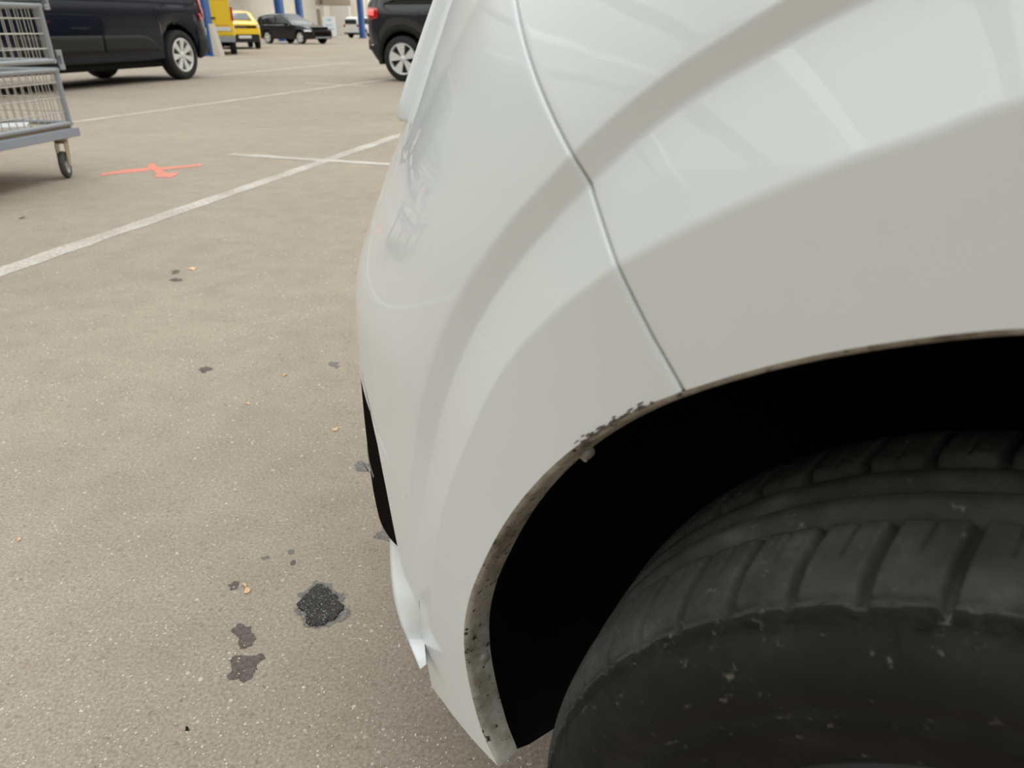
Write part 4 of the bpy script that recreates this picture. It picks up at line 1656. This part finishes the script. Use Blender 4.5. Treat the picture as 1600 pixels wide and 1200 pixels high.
def mesh_panel(p, d, L, z0, z1, nx, nz, frame=True):
    """tube frame with welded wires, from local point p along unit d"""
    p = np.array([p[0], p[1], 0.0])
    d = np.array([d[0], d[1], 0.0])
    f = MB()
    r = .0145
    P = lambda a, z: p + d * a + np.array([0, 0, z])
    f.tube([P(0, z0 + r), P(L, z0 + r)], r, 10)
    f.tube([P(0, z1 - r), P(L, z1 - r)], r, 10)
    f.tube([P(r, z0), P(r, z1)], r, 10)
    f.tube([P(L - r, z0), P(L - r, z1)], r, 10)
    o = f.build('side_panel', M['galv'], cart)
    smooth_by_angle(o, 50)
    wv, wh = MB(), MB()
    for i in range(1, nx):
        a = L * i / nx
        wv.tube([P(a, z0 + r), P(a, z1 - r)], .0028, 6)
    for i in range(1, nz):
        z = z0 + (z1 - z0) * i / nz
        wh.tube([P(r, z), P(L - r, z)], .0034, 6)
    wv.build('upright_wires', M['wire'], o)
    wh.build('cross_wires', M['wire'], o)
    return o


for (z0, z1) in ((.306, .640), (.662, .985), (1.000, 1.32)):
    mesh_panel((.035, -.018), (1, 0), CL - .06, z0, z1, 22, 4)
    mesh_panel((.018, -.035), (0, -1), CW - .06, z0, z1, 14, 4)
    mesh_panel((.035, -CW + .018), (1, 0), CL - .06, z0, z1, 22, 4)
    mesh_panel((CL - .018, -.035), (0, -1), CW - .06, z0, z1, 14, 4)
for zb_, za in ((.625, .735), (.95, 1.06)):
    o = MB().box(-.012, .004, -.03, .004, zb_, za).box(-.012, .03, -.004, .006, zb_, zb_ + .03).box(-.012, .03, -.004, .006, za - .03, za).build('corner_bracket', M['galv'], cart)
    bevel(o, .003)


def caster(x, y, turn):
    f = MB()
    f.box(-.05, .05, -.045, .045, .228, .240)
    f.lathe([(.0, .228), (.034, .228), (.040, .214), (.034, .205), (0, .205)], (0, 0, 0), 'z', 20)
    for sd in (-1, 1):
        f.add([(-.046, sd * .024, .207), (.046, sd * .024, .207), (.070, sd * .024, .085), (.024, sd * .024, .066), (-.046, sd * .029, .207), (.046, sd * .029, .207), (.070, sd * .029, .085), (.024, sd * .029, .066)],
              [(0, 1, 2, 3), (7, 6, 5, 4), (0, 4, 5, 1), (1, 5, 6, 2), (2, 6, 7, 3), (3, 7, 4, 0)])
    o = f.build('caster', M['zinc'], cart, False, (x, y, 0))
    o.rotation_euler = (0, 0, turn)
    t = MB()
    t.lathe([(.052, .016), (.072, .017), (.079, .011), (.081, 0), (.079, -.011), (.072, -.017), (.052, -.016)], (0, 0, 0), 'y', 40)
    tw = t.build('caster_tyre', M['caster_rub'], o, True, (.046, 0, .081))
    r = MB()
    r.lathe([(.053, .014), (.048, .015), (.046, .006), (.022, .005), (.020, .020), (.0, .020)], (0, 0, 0), 'y', 40)
    r.lathe([(.053, -.014), (.048, -.015), (.046, -.006), (.022, -.005), (.020, -.020), (.0, -.020)], (0, 0, 0), 'y', 40)
    r.build('caster_hub', M['caster_rim'], o, True, (.046, 0, .081))
    return o


caster(.085, -.085, math.radians(25))
caster(CL - .12, -.085, .3)
caster(.10, -CW + .085, .9)
caster(CL - .12, -CW + .085, 1.4)
pw = G(-6, 203, .304)
bx_ = MB()
bx_.box(-.17, .17, -.12, .12, 0, .025)
o = bx_.build('white_carton', M['paper'], None, False, (pw.x, pw.y, .3045))
o.rotation_euler = (0, 0, .5)
bevel(o, .003)
tag(o, 'flat white carton lying on the plywood deck of the wire cart', 'box')


# ------------------------------------------------------------------ traffic cones left of the cart, mirrored in the bumper paint
def traffic_cone(x, y, label):
    e = empty('traffic_cone', (x, y, 0), random.random())
    tag(e, label, 'traffic cone', 'traffic cones mirrored in the bumper')
    b = MB().box(-.2, .2, -.2, .2, 0, .035).build('cone_base', M['orange'], e)
    bevel(b, .01)
    R = lambda z: .155 - .125 * (z - .03) / .72
    def ring(z0, z1, o):
        return [(R(z0) + o, z0), (R(z1) + o, z1)]
    MB().lathe([(R(.03), .03), (R(.75), .75), (R(.75) * .8, .76), (R(.75) * .8, .70)], (0, 0, 0), 'z', 28).build('cone_body', M['orange'], e, True)
    for z0, z1 in ((.22, .38), (.52, .64)):
        MB().lathe(ring(z0, z1, .002), (0, 0, 0), 'z', 28).build('white_band', M['conewhite'], e, True)


traffic_cone(-4.22, 5.35, 'orange and white traffic cone mirrored low in the bumper, nearer one')
traffic_cone(-5.35, 6.9, 'orange and white traffic cone mirrored higher in the bumper, farther one')
